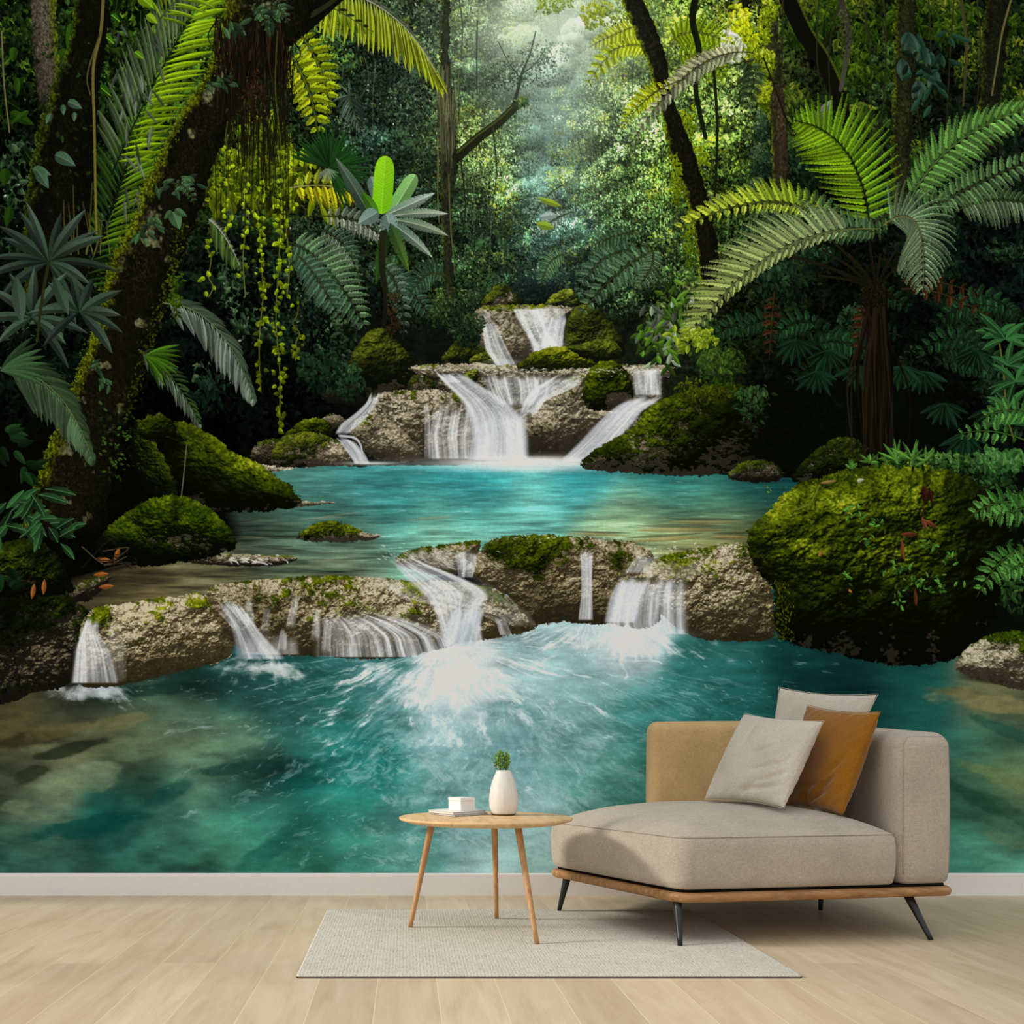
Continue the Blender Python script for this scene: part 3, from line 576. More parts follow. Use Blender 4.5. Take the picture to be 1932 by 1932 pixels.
def paint_falls():
    # dark gorge behind the falls
    a, b, c, d = box(600, 560, 1320, 900); X, Y = grid(a, b, c, d)
    m = smooth(560, 640, Y) * smooth(600, 720, X) * smooth(600, 760, 2000 - X); blend(a, b, c, d, c3((16,22,16)) * (.4 + 1.2 * fbm(*X.shape, 16, 12, 77, 4)[..., None]), m * .85)
    UD = [(8,12,7),(22,28,10),(48,56,16),(84,94,22),(128,138,34),(160,168,60)]
    boulder([(908,578),(922,552),(944,534),(966,545),(985,576),(950,580)], 41, moss=.8, mosscol=UD, low=.6)
    boulder([(1028,580),(1042,556),(1075,545),(1092,565),(1088,586),(1050,586)], 42, moss=.9, mosscol=UD, low=.6)
    boulder([(895,588),(940,576),(1070,578),(1080,592),(1070,640),(1060,690),(1000,696),(930,690),(905,650)], 43, moss=-.2, R=40, stone=DSTONE, low=.7, gain=1.1)
    boulder([(906,590),(930,582),(965,592),(985,620),(1000,648),(990,680),(950,690),(930,640)], 44, moss=-.1, stone=STONE, gain=.85)
    boulder([(1066,660),(1068,610),(1092,575),(1130,585),(1160,620),(1180,660),(1150,690),(1090,690)], 45, moss=1.1, mosscol=UD, gain=.85)
    boulder([(835,688),(850,655),(868,640),(905,652),(946,666),(950,690)], 46, moss=1.1, mosscol=UD, gain=.75)
    boulder([(885,690),(892,672),(915,664),(946,672),(950,690)], 47, moss=1.1, mosscol=UD, gain=.9)
    W = (246,250,254); S = (202,213,228)
    fall([(580,962,1020),(600,972,1030),(630,990,1036),(655,1000,1062),(690,1004,1064)], 51, .92, .5, W, S, (.02,.02), 5)
    fall([(580,1008,1068),(600,1012,1068),(625,1020,1064),(655,1020,1062)], 52, .8, .6, W, S, (.02,.1), 4)
    fall([(590,1040,1072),(620,1030,1066),(660,1015,1062)], 53, .8, .4, W, S, (.1,.1), 4)
    fall([(604,907,932),(630,908,945),(660,912,960),(692,935,976)], 54, .9, .5, W, S, (.04,.04), 4)
    fall([(586,900,960),(596,903,925),(608,905,930)], 55, .5, .6, W, S, (.2,.1), 5)
    glow(1035, 655, 26, 14, (240,246,252), .6); glow(950, 684, 30, 6, (225,235,242), .5)
    crown(880, 620, 40, 40, 350, 7, [(8,14,8),(18,32,18),(40,60,34),(70,92,54)]); crown(840, 590, 40, 40, 300, 7, [(8,14,8),(18,32,18),(44,66,32),(80,104,54)])
    # left mossy cluster and dark foliage
    boulder([(600,720),(640,700),(700,700),(745,720),(760,745),(690,760),(620,760)], 56, moss=.3, stone=DSTONE, mosscol=DMOSS, gain=.5)
    boulder([(655,720),(662,670),(690,630),(720,618),(745,640),(776,675),(782,712),(760,742),(700,748)], 57, moss=1.0, mosscol=UD, gain=.7, dzones=[(690,720,30,.6)])
    boulder([(770,738),(778,710),(800,700),(825,715),(835,738)], 58, moss=.8, mosscol=UD, gain=.8)
    # ledge of the middle fall
    boulder([(770,700),(800,688),(1000,690),(1255,690),(1256,722),(1250,870),(1050,872),(870,872),(840,800),(820,720)], 59, moss=-.3, R=26, stone=DSTONE, gain=.75, low=.5)
    boulder([(776,694),(860,686),(1000,690),(1150,692),(1256,690),(1254,714),(1150,722),(1050,716),(960,722),(900,712),(820,712)], 60, moss=-.25, R=16, stone=STONE, gain=.9, low=.8)
    boulder([(868,722),(880,702),(900,697),(905,712),(890,728)], 61, moss=.8, mosscol=UD)
    boulder([(976,698),(1000,668),(1035,655),(1080,655),(1118,676),(1124,692),(1060,698)], 62, moss=1.2, gain=1.0, low=.5, mosscol=[(12,16,4),(36,44,8),(84,94,14),(132,140,24),(168,174,44)])
    boulder([(1070,658),(1095,650),(1130,640),(1160,645),(1176,664),(1160,684),(1124,684)], 63, moss=1.1, gain=.8, low=.5, mosscol=UD)
    # the big pale stones
    boulder([(700,760),(720,742),(780,736),(840,738),(882,752),(902,790),(902,866),(820,868),(760,855),(700,800)], 64, moss=-.3, stone=STONE, gain=.8, low=.45, crack=.8)
    boulder([(664,830),(664,800),(690,782),(730,790),(770,820),(800,868),(740,868),(700,860)], 65, moss=-.35, stone=STONE, gain=.82, low=.6, crack=.8)
    boulder([(975,800),(1000,770),(1030,740),(1060,720),(1110,705),(1120,760),(1190,765),(1160,800),(1100,830),(1060,868),(1010,862),(985,840)], 66, moss=-.05, stone=STONE, gain=.8, low=.4, crack=.7, dzones=[(1020,835,40,.5)], zones=[(1090,740,30,.4)])
    boulder([(1102,765),(1104,712),(1130,683),(1166,686),(1190,720),(1192,768),(1140,776)], 67, moss=.9, gain=.85, low=.3, zones=[(1170,760,20,-1)])
    # middle falls
    fall([(694,812,862),(725,835,905),(750,862,950),(780,878,985),(820,884,998),(868,876,1000)], 71, .97, .35, W, (196,208,226), (.05,.01), 7)
    fall([(700,900,1048),(740,915,1048),(770,940,1020)], 72, .9, .65, W, S, (.12,.15), 4)
    fall([(698,1064,1108),(730,1005,1092),(755,985,1030),(790,975,1008)], 73, .85, .4, W, S, (.1,.2), 6)
    fall([(742,850,890),(770,812,905),(820,800,900),(868,806,900)], 74, .88, .7, W, S, (.15,.04), 4)
    fall([(745,900,990),(790,896,1000),(868,890,1002)], 75, .8, .5, (246,250,254), (206,218,232), (.2,.01), 8)
    fall([(752,798,806),(790,800,812),(868,800,812)], 76, .5, .5, W, S, (.1,.1), 3)
    fall([(694,1188,1252),(730,1192,1250),(748,1196,1250)], 77, .9, .55, W, S, (.05,.1), 4)
    fall([(740,1196,1262),(752,1180,1256),(772,1150,1216),(800,1120,1196),(835,1088,1165),(872,1050,1112)], 78, .96, .3, W, (200,212,230), (.08,.02), 9)
    fall([(704,820,850),(722,838,872)], 79, .7, .5, W, S, (.1,.1), 3)
    for i in range(260):
        x = RNG.uniform(790, 1255); y = 695 + abs(RNG.normal(0, 7)); stamp(x, y, RNG.normal(.1,.3), RNG.uniform(3,9), .2, c3((240,240,234)), 1, RNG.uniform(.15,.7))
    boulder([(600,800),(615,784),(640,782),(652,798),(630,808)], 80, moss=-.3, gain=.6); 
    fall([(735,700,720),(760,690,712),(780,668,700),(800,640,680),(822,628,655)], 81, .85, .4, W, S, (.1,.1), 4)
    boulder([(474,862),(482,838),(510,828),(560,830),(600,836),(610,868),(560,886),(500,880)], 82, moss=.0, gain=.6, stone=DSTONE)
    boulder([(536,828),(560,800),(590,788),(622,798),(626,822),(590,830)], 83, moss=1.0, gain=.8, mosscol=MOSS)
    boulder([(510,872),(522,834),(560,816),(612,820),(650,842),(664,876),(610,886),(540,884)], 84, moss=.7, gain=.85, mosscol=UD, zones=[(645,862,30,-1.2)], low=.3)
    fall([(820,628,640),(835,640,672),(855,655,690),(876,668,700)], 85, .9, .3, W, S, (.1,.05), 5)
    line([(640,822),(668,826),(680,840),(684,862)], 5, 3, (196,200,206), alpha=.7)
    boulder([(470,880),(500,876),(540,882),(605,882),(560,892),(500,892)], 86, moss=-.5, gain=1.0, low=.9)

def paint_pools():
    # upper pool
    poly = [(430,900),(520,888),(600,880),(1100,874),(1200,890),(1400,898),(1520,904),(1520,960),(1440,1060),(1250,1060),(1220,1050),(900,1060),(760,1110),(400,1140),(180,1180),(130,1130),(140,1060),(380,1040),(430,950)]
    a, b, c, d = box(100, 868, 1560, 1200); X, Y = grid(a, b, c, d); h, w = X.shape
    pts = [(900,900,40,160,172),(700,908,56,146,148),(560,905,70,130,120),(900,945,52,176,176),(1000,960,104,198,186),(600,960,54,136,130),(750,950,48,168,168),(1300,945,56,148,134),(1200,985,140,196,152),(1400,925,14,92,92),(1480,920,12,70,72),(1250,905,24,120,124),(1100,910,40,150,158),
        (800,1008,108,168,144),(500,990,50,78,66),(460,970,30,50,46),(550,1040,92,108,78),(400,1080,98,94,62),(250,1110,82,74,46),(180,1100,44,40,24),(1250,1010,160,168,100),(1360,1010,140,126,66),(1430,1000,60,56,30),(650,1050,98,112,84),(900,1000,116,180,156),(1150,1010,150,176,124),(420,1040,60,66,48),(700,1010,70,110,96),(600,1000,64,100,86),(1350,975,70,140,110),(1330,1040,150,130,70)]
    F = field(pts, a, b, c, d, 42, 6)
    n = fbm(h, w, 90, 8, 91, 4); n2 = fbm(h, w, 34, 3.5, 92, 3); big = fbm(h, w, 130, 26, 93, 3)
    k = 1 + smooth(900, 1010, Y) * .0 + (n - .5) * (.5 + .9 * smooth(960, 1040, Y)) + (n2 - .5) * .35 + (big - .5) * .5
    F = F * k[..., None]; F = F * .90 + F.mean(-1, keepdims=True) * .16
    hl = smooth(.66, .8, n2 * .6 + n * .4)[..., None] * .35; F = F + (c3((200,228,220)) - F) * hl * smooth(560, 760, X)[..., None]
    S = sdf(poly, X, Y) + (fbm(h, w, 20, 8, 94, 3) - .5) * 8
    blend(a, b, c, d, F, np.clip(S / 2 + .5, 0, 1).astype(np.float32))
    # sand bars under the shallow edge
    for (x, y, L, W_) in ((1280,1000,170,10),(1330,985,150,8),(1250,1022,160,8),(1380,1012,80,7),(1130,1006,130,5)):
        leaf(x - L / 2, y, RNG.normal(0,.03), L, W_, (196,164,92), (150,126,70), kind=1, alpha=.55); leaf(x - L / 2, y - W_ * .8, RNG.normal(0,.03), L, W_ * .7, (70,66,40), kind=1, alpha=.5)
    for i in range(70):
        x, y = RNG.uniform(170, 760), RNG.uniform(960, 1120)
        if x < 330 and y < 1075: continue
        leaf(x, y, RNG.normal(0,.05), RNG.uniform(50,120), RNG.uniform(3,7), (24,32,24) if RNG.random() < .6 else (176,172,136), kind=1, alpha=RNG.uniform(.15,.45))
    # lit foam line at the foot of the middle fall
    glow(960, 874, 150, 9, (248,252,254), 1.0); glow(1000, 868, 110, 8, (248,252,254), .9); glow(985, 884, 120, 7, (236,248,250), .8); glow(700, 874, 50, 3.5, (240,246,248), .8); glow(1080, 874, 60, 6, (244,250,252), .7)
    flecks(560, 884, 1300, 960, 90, 18, (170,222,224), 0, .04, 95, .35, r=.08)
    boulder([(430,950),(470,938),(560,944),(640,948),(560,956),(480,958)], 96, moss=-.5, gain=.8, low=.9)
    # lower pool
    a, b, c, d = box(-MX, 1110, 1932 + MX, 1648); X, Y = grid(a, b, c, d); h, w = X.shape
    pts = [(-120,1400,70,80,48),(-120,1550,50,80,62),(30,1345,66,62,36),(120,1330,46,52,36),(200,1380,92,98,66),(100,1430,96,104,72),(100,1490,112,130,100),(30,1490,60,70,50),(240,1430,66,88,64),(300,1330,44,74,60),(300,1370,84,98,68),(450,1300,30,84,80),(200,1300,20,40,34),(350,1270,12,46,42),
        (450,1400,92,138,108),(380,1430,104,142,110),(350,1350,70,104,84),(550,1350,48,124,114),(550,1300,24,84,82),(700,1400,14,110,106),(650,1350,30,120,114),(700,1260,40,110,112),(850,1390,120,176,186),(850,1300,214,234,240),(600,1480,16,96,92),(640,1520,46,156,140),(680,1460,24,124,118),(500,1450,24,70,62),(440,1480,34,84,74),
        (500,1550,50,138,120),(560,1580,24,90,76),(450,1600,54,134,110),(200,1540,12,78,70),(260,1500,30,84,72),(350,1490,64,110,90),(330,1560,44,104,92),(120,1600,44,98,84),(60,1560,58,92,74),(30,1620,40,90,78),(250,1610,40,100,86),(400,1635,56,132,108),(680,1600,54,150,130),(750,1600,84,164,154),(580,1635,40,120,100),
        (950,1400,96,156,162),(1100,1300,116,168,168),(1200,1350,54,136,132),(1150,1450,84,166,150),(1170,1220,206,228,234),(1050,1240,150,196,200),(1350,1245,34,104,100),(1400,1300,24,94,90),(1500,1260,12,64,60),(1600,1270,10,52,50),(1300,1330,36,112,108),(1700,1300,14,66,60),(1750,1335,24,92,84),(1860,1325,110,112,72),(1930,1330,100,104,66),
        (1840,1400,44,112,96),(1900,1390,34,84,66),(1880,1440,96,122,78),(1930,1470,104,128,82),(1850,1500,40,88,70),(1900,1560,70,116,84),(1900,1620,78,154,130),(1830,1610,62,142,118),(1000,1600,140,192,192),(900,1550,112,170,172),(850,1480,92,150,152),(950,1620,150,200,200),(1200,1480,70,160,140),(1250,1420,50,140,130),(1100,1400,100,160,158),(790,1520,60,140,136),(2060,1400,60,100,80),(2060,1560,70,120,96),(720,1340,90,156,160)]
    F = field(pts, a, b, c, d, 36, 6)
    wx = (fbm(h, w, 90, 60, 101, 3) - .5)
    n = fbm(h, w, 110, 48, 102, 4); n2 = fbm(h, w, 40, 12, 103, 4)
    lft = smooth(700, 300, X) if False else np.clip((700 - X) / 400, 0, 1)
    k = 1 + (n - .5) * (.55 + .65 * lft) + (n2 - .5) * .35
    F = F * k[..., None]; F = F * .86 + F.mean(-1, keepdims=True) * .17
    blend(a, b, c, d, F, (((Y > 1150) | (X > 900)) * 1.0).astype(np.float32))
    # drowned rocks: pale slabs and dark gaps on the left, right shelf
    def slab(x, y, rx, ry, col, am, sd, rot=0):
        a, b, c, d = box(x - rx * 1.3, y - rx * 1.0 - ry, x + rx * 1.3, y + rx * 1.0 + ry); X, Y = grid(a, b, c, d); h, w = X.shape
        u = (X - x) * math.cos(rot) + (Y - y) * math.sin(rot); v = -(X - x) * math.sin(rot) + (Y - y) * math.cos(rot)
        q = 1 - np.sqrt((u / rx) ** 2 + (v / ry) ** 2) + (fbm(h, w, 50, 24, sd, 4) - .5) * 1.1
        al = smooth(0, .45, q) * am; blend(a, b, c, d, c3(col) * (.8 + .4 * fbm(h, w, 20, 9, sd + 1, 3)[..., None]), al.astype(np.float32))
    for s in ((60,1395,110,22,(34,32,18),.6,-.15),(140,1410,90,14,(26,34,22),.7,-.25),(230,1360,90,18,(118,116,76),.6,-.2),(120,1375,80,16,(110,104,66),.5,-.2),(60,1460,50,18,(30,36,24),.6,-.3),(150,1470,120,30,(122,142,112),.6,-.2),(60,1540,60,16,(104,126,98),.5,0),(30,1520,40,14,(112,134,106),.5,0),
        (150,1560,150,22,(10,66,60),.7,-.15),(300,1505,90,18,(20,76,68),.6,-.5),(320,1400,130,30,(100,126,96),.5,-.2),(480,1445,120,16,(18,58,52),.6,-.12),(560,1475,80,24,(14,76,72),.5,0),(430,1405,90,22,(110,150,118),.5,-.1),(500,1610,60,26,(22,84,72),.55,-.5),(560,1560,60,16,(28,92,80),.5,-.4),(350,1570,80,20,(70,128,110),.4,0),
        (1830,1500,90,14,(24,58,48),.5,.5),(1900,1530,80,16,(40,76,54),.5,.5),(1870,1460,100,18,(112,134,84),.6,.35),(1900,1380,90,12,(24,76,66),.5,.4),(1860,1325,120,22,(142,132,88),.75,.12),(1800,1305,60,12,(110,104,66),.6,.1),(1900,1585,60,14,(100,128,92),.45,.3),(280,1300,120,16,(14,40,36),.6,-.1)):
        slab(*s[:6], int(s[0] + s[1]), s[6])

def paint_foam():
    # foam
    foam(900, 1370, 330, 120, 153, .42, (176,214,222), cell=10, oy=1.3)
    foam(1090, 1300, 260, 50, 157, .35, (160,204,210), cell=9, oy=1.4)
    foam(980, 1530, 250, 120, 154, .42, (164,206,208), cell=9, oy=2.2)
    foam(860, 1300, 205, 88, 152, .85, (222,238,244), cell=10, oy=1.1)
    foam(840, 1275, 140, 58, 159, .9, cell=12, oy=1.1)
    foam(1160, 1212, 190, 32, 151, .9, cell=18, oy=2.2)
    foam(1110, 1186, 110, 20, 158, .8, (214,234,240), cell=10)
    foam(500, 1262, 110, 20, 155, .75, cell=26, oy=2.5, streak=.8); foam(520, 1256, 80, 10, 255, .6, cell=30, oy=4)
    foam(165, 1308, 90, 18, 156, .75, (216,226,236), cell=26, oy=2.5, streak=.8); foam(170, 1300, 62, 10, 256, .6, (216,226,236), cell=30, oy=4)
    wisps((930,1480), 330, 170, 171, (196,224,226), .5, th=.60, cell=8, rot=.5, kx=.5, ky=1.0)
    wisps((1180,1380), 300, 130, 172, (176,214,214), .42, th=.60, cell=8, rot=.2, kx=.35, ky=1.2)
    wisps((760,1400), 200, 130, 173, (170,216,216), .40, th=.62, cell=8, rot=-.5, kx=.5, ky=1.2)
    wisps((900,1610), 300, 60, 174, (190,224,224), .5, th=.58, cell=8, rot=.3, kx=.6, ky=1.0)
    wisps((600,1480), 240, 170, 175, (160,206,204), .35, th=.68, wid=.08, cell=7, rot=-.4, kx=.5, ky=1.4)
    def radial(cx, cy): return lambda x, y: math.atan2((y - cy), (x - cx)) + RNG.normal(0, .25)
    flecks(700, 1400, 1300, 1640, 260, 9, (196,224,226), radial(860, 1180), 0, 161, .35, r=.16)
    flecks(420, 1290, 760, 1640, 70, 9, (178,220,218), -.35, .35, 162, .5, lambda x, y: x > 380 + (y - 1270) * .4, r=.25)
    flecks(1250, 1240, 1450, 1420, 60, 8, (186,220,224), .35, .3, 163, .5, r=.2)
    flecks(240, 1280, 560, 1330, 30, 8, (170,200,196), 0, .3, 164, .5)

def paint_lowerrocks():
    WS = [(34,29,17),(72,63,42),(108,97,68),(142,130,98),(176,165,132),(212,202,172)]
    boulder([(560,1014),(590,990),(625,982),(655,990),(690,1004),(716,1010),(690,1020),(610,1022)], 120, moss=.7, gain=1.1, low=.35, zones=[(705,1012,34,-1.6)])
    # thin water line under small rock
    # brown shore debris on the left
    boulder([(130,1130),(150,1100),(210,1085),(190,1115),(160,1135)], 121, moss=-.2, stone=DSTONE, gain=.6)
    # low wet ledge
    boulder([(340,1058),(370,1042),(430,1044),(500,1048),(560,1052),(530,1066),(440,1068),(380,1064)], 122, moss=-.2, stone=DSTONE, gain=1.0, low=.8, edge=3)
    for i in range(46): stamp(RNG.uniform(425,540), 1056 + RNG.normal(0,4), RNG.normal(.1,.4), RNG.uniform(5,16), .2, c3((232,232,222)), 1, RNG.uniform(.4,.9))
    # left bank
    boulder([(-200,1110),(0,1125),(60,1112),(120,1120),(172,1160),(170,1200),(150,1250),(130,1292),(60,1308),(0,1330),(-200,1360)], 123, moss=.35, gain=.62, low=.5, mosscol=DMOSS, stone=DSTONE, zones=[(60,1160,70,.5),(110,1240,50,-1.0)], crack=.9, dzones=[(20,1130,60,.6)])
    # pale stones of the near ledge
    boulder([(150,1290),(150,1200),(170,1150),(230,1140),(300,1128),(390,1120),(424,1150),(438,1200),(432,1238),(360,1262),(250,1288),(200,1296)], 124, moss=-.12, gain=.95, low=.4, stone=WS, zones=[(205,1170,34,.55)], grain=1.6, crack=.5, rough=.9)
    boulder([(390,1118),(450,1098),(600,1086),(700,1088),(770,1096),(840,1096),(930,1110),(1010,1160),(1004,1188),(920,1205),(860,1215),(740,1242),(600,1238),(520,1236),(440,1215)], 125, moss=-.1, R=90, gain=.92, low=.4, stone=WS, dzones=[(520,1190,50,.4),(560,1130,30,.3),(490,1130,30,.3)], grain=1.6, rough=1.1, zones=[(640,1110,60,.25),(540,1110,30,.4)])
    boulder([(870,1075),(905,1040),(930,1016),(980,1010),(1050,1010),(1140,1018),(1215,1030),(1232,1052),(1230,1090),(1250,1140),(1230,1185),(1150,1178),(1060,1174),(1000,1172),(960,1125),(900,1096)], 126, moss=-.15, R=60, gain=.78, low=.35, stone=WS, zones=[(945,1038,34,1.1),(1020,1026,36,1.3),(1008,1066,24,.9),(1170,1060,20,.6),(960,1085,26,.4)], grain=1.4, crack=.6, edge=5)
    boulder([(745,1060),(780,1035),(850,1026),(905,1022),(890,1060),(850,1084),(790,1078)], 127, moss=.15, gain=.85, low=.6, stone=WS)
    boulder([(1205,1090),(1235,1055),(1290,1038),(1380,1026),(1420,1040),(1452,1100),(1462,1180),(1450,1206),(1370,1210),(1300,1198),(1240,1150)], 128, moss=-.25, R=70, gain=.98, low=.4, stone=WS, grain=1.5, crack=.6, zones=[(1300,1040,40,.4),(1440,1200,40,.5)])
    W = (240,245,252); S = (186,198,216)
    # water over the stones
    fall([(1030,740,900),(1050,750,885),(1078,800,905)], 131, .55, .7, W, S, (.15,.2), 7)
    fall([(1036,850,905),(1060,860,900),(1092,862,892)], 132, .8, .6, W, S, (.1,.1), 4)
    fall([(1040,720,760),(1062,738,800),(1090,760,880),(1120,790,935),(1150,815,905),(1216,832,916)], 133, .9, .45, W, (150,166,190), (.08,.02), 8)
    fall([(1072,690,860),(1100,700,930),(1130,740,975),(1158,900,1004),(1185,950,1016)], 134, .42, .7, W, (170,176,186), (.15,.1), 9)
    fall([(1150,590,700),(1175,590,800),(1200,588,860),(1240,586,880)], 135, .95, .75, W, S, (.12,.02), 4.5)
    fall([(1140,850,918),(1170,842,912),(1220,830,900)], 136, .95, .35, (228,238,246), (160,180,200), (.12,.02), 7)
    fall([(1130,630,760),(1165,620,800),(1200,640,860)], 137, .35, .8, W, S, (.3,.2), 6)
    fall([(1160,930,950),(1200,942,968)], 138, .7, .6, W, S, (.1,.1), 3)
    fall([(1030,1090,1120),(1060,1094,1118),(1120,1095,1118),(1172,1088,1120)], 139, .9, .45, W, S, (.08,.04), 4)
    fall([(1040,1205,1250),(1066,1185,1235),(1085,1170,1225)], 140, .7, .5, W, S, (.15,.2), 5)
    fall([(1080,1165,1300),(1100,1158,1300),(1130,1145,1300),(1180,1134,1302),(1198,1160,1302)], 141, .95, .6, W, S, (.1,.03), 6)
    fall([(1084,1165,1225),(1130,1145,1210),(1176,1136,1200)], 142, .8, .3, W, (170,186,206), (.15,.05), 7)
    fall([(1050,1210,1330),(1072,1200,1330),(1100,1220,1310)], 143, .4, .6, (245,236,220), (190,176,150), (.15,.3), 8)
    fall([(1120,396,440),(1160,425,470),(1200,438,500),(1245,440,545)], 144, .92, .4, W, (140,154,180), (.1,.03), 7)
    for (x0, x1, y0, y1) in ((466,472,1120,1185),(560,545,1110,1190),(505,498,1130,1200),(600,592,1140,1210),(620,612,1150,1235),(405,450,1140,1190),(420,470,1130,1180),(535,530,1180,1230)):
        fall([(y0, x0 - 6, x0 + 8), (y1, x1 - 9, x1 + 11)], int(x0), .55, .6, W, S, (.15,.2), 3)
    fall([(1180,470,560),(1236,450,570)], 145, .55, .7, W, S, (.3,.05), 6)
    fall([(1158,165,188),(1195,150,188),(1225,138,210),(1290,130,228)], 146, .9, .5, W, (136,150,176), (.08,.03), 6)
    fall([(1150,192,250),(1200,190,240),(1290,210,240)], 147, .3, .7, W, S, (.2,.1), 4)
    fall([(1240,640,700),(1250,650,690)], 149, .3, .7, W, S, (.3,.3), 4)
    for i in range(150):   # glints on the wet crests
        x = RNG.uniform(700, 940); y = 1046 + (x - 740) * .12 + RNG.normal(0, 9); stamp(x, y, RNG.normal(.35,.2), RNG.uniform(4,12), .14, c3((250,250,246)), 1, RNG.uniform(.2,.7))
    for i in range(90):
        x = RNG.uniform(1215, 1400); y = 1042 + RNG.normal(0, 9); stamp(x, y, RNG.normal(-.1,.3), RNG.uniform(3,9), .2, c3((250,246,232)), 1, RNG.uniform(.3,.9))
    glow(870, 1236, 60, 14, (236,244,248), .5); glow(1230, 1198, 60, 8, (238,244,248), .5)
    for i in range(120):
        x = RNG.uniform(900, 1225); y = 1014 + abs(x - 1050) * .03 + RNG.normal(0, 3); stamp(x, y, RNG.normal(0,.3), RNG.uniform(2,6), .3, c3((244,240,222)), 1, RNG.uniform(.2,.8))

def paint_boulders():
    VM = [(6,8,2),(18,25,4),(42,54,7),(76,92,11),(120,134,20),(176,184,46)]
    BM = [(5,7,3),(14,22,4),(34,50,6),(68,88,10),(108,128,18),(150,164,34)]
    # right side stones by the upper pool
    boulder([(1375,902),(1385,880),(1415,868),(1450,870),(1472,885),(1472,906),(1420,910)], 171, moss=.2, stone=DSTONE, gain=.75)
    boulder([(1496,908),(1505,880),(1545,845),(1580,824),(1620,830),(1642,860),(1640,905),(1560,912)], 172, moss=1.0, mosscol=DMOSS, gain=.7)
    boulder([(1098,884),(1110,856),(1170,820),(1200,800),(1222,770),(1262,748),(1330,728),(1400,725),(1450,770),(1440,850),(1390,890),(1300,898),(1180,892)], 173, moss=.9, mosscol=VM, gain=.88, low=.35, dzones=[(1400,840,90,.85),(1300,860,60,.4,26),(1380,760,60,.4)], crack=.9, zones=[(1240,860,50,-.3)])
    # shaded dark undergrowth right of it
    a, b, c, d = box(1360, 640, 1900, 900); X, Y = grid(a, b, c, d)
    m = smooth(1370, 1450, X) * smooth(900, 870, Y) if False else np.clip((X - 1380) / 80, 0, 1) * np.clip((905 - Y) / 20, 0, 1) * np.clip((Y - 640) / 90, 0, 1) * np.clip((1880 - X) / 140, 0, 1)
    blend(a, b, c, d, c3((6,9,5)) * (.5 + fbm(*X.shape, 20, 14, 174, 4)[..., None]), (m * .9).astype(np.float32))
    boulder([(1375,902),(1385,880),(1415,868),(1450,870),(1472,885),(1472,906),(1420,910)], 171, moss=.2, stone=DSTONE, gain=.75)
    boulder([(1496,908),(1505,880),(1545,845),(1580,824),(1620,830),(1642,860),(1640,905),(1560,912)], 172, moss=1.0, mosscol=DMOSS, gain=.7)
    # right wall behind the giant boulder
    a, b, c, d = box(1780, 860, 1932 + MX, 1300); X, Y = grid(a, b, c, d)
    blend(a, b, c, d, c3((7,11,7)) * (.4 + 1.2 * fbm(*X.shape, 18, 16, 175, 4)[..., None]), np.clip((X - 1800) / 50, 0, 1) * np.clip((1290 - Y + (X - 1850) * .1) / 10, 0, 1) * .97)
    for (x, y) in ((1880,900),(1840,880),(1900,960),(1910,1050),(1960,950),(2020,1000),(1900,1120),(1980,1120)):
        crown(x, y, 46, 40, 130, 12, [(4,8,4),(12,24,10),(26,50,22),(50,84,38),(84,120,60)], kind=0, ratio=.5)
    boulder([(1408,1015),(1424,985),(1455,958),(1482,925),(1545,900),(1610,884),(1690,870),(1765,878),(1830,902),(1885,950),(1900,1010),(1890,1100),(1865,1180),(1815,1238),(1700,1256),(1600,1238),(1500,1216),(1462,1190),(1458,1110),(1425,1075)], 176, moss=1.3, R=150, mosscol=VM, gain=.90, low=.35, rough=.46, light=(-.45,-.75,.5),
        dzones=[(1490,1180,44,.85,60),(1600,1225,110,.85,50),(1750,1250,150,.9,80),(1880,1120,70,.85,130),(1432,1080,16,.7,26),(1720,1130,90,.45,50),(1840,1000,50,.3,80),(1800,950,40,.3)], crack=0, zones=[(1500,930,12,-.5)], edge=6)
    for k in range(500):     # moss tufts catching light
        x, y = RNG.uniform(1440, 1840), RNG.uniform(890, 1180)
        if CV[int(y) + MY, int(x) + MX].sum() > 120: stamp(x, y, RNG.uniform(0,6.28), RNG.uniform(3,7), .5, c3((150,164,28)) * RNG.uniform(.4,1.15), 0, .6)
    for k in range(260):
        x = 1462 + abs(RNG.normal(0, 16)); stamp(x, RNG.uniform(1090, 1205), RNG.normal(1.57,.4), RNG.uniform(3,8), .4, c3((84,98,14)) * RNG.uniform(.2,1.2), 1, .8)
    for (x, y, n, s) in ((1610,965,14,14),(1650,990,16,14),(1730,1100,22,16),(1760,1110,18,16),(1700,1070,18,14),(1750,1030,14,11),(1640,1020,10,10),(1690,1130,10,10),(1790,1060,10,10),(1600,1090,8,10)):
        for k in range(n): stamp(x + RNG.normal(0,s), y + RNG.normal(0,s * .6), RNG.uniform(0,6.28), RNG.uniform(6,15), .4, c3((74,122,44)) * RNG.uniform(.5,1.3), 1)
    line([(1748,905),(1742,950),(1738,990)], 2, 2, (70,34,18)); leaf(1742,918,1.5,34,13,(64,28,18),(40,20,12),kind=0); leaf(1752,920,1.4,30,9,(50,26,16),kind=1)
    leaf(1738,975,1.2,28,8,(150,90,52),(90,48,28),kind=1); leaf(1740,980,.5,30,8,(140,74,44),(90,44,26),kind=1); leaf(1696,1008,.0,36,9,(120,60,36),(80,40,26),kind=1); leaf(1700,1015,1.5,40,6,(128,64,38),kind=1); leaf(1698,1030,1.3,30,5,(120,62,34),kind=1)
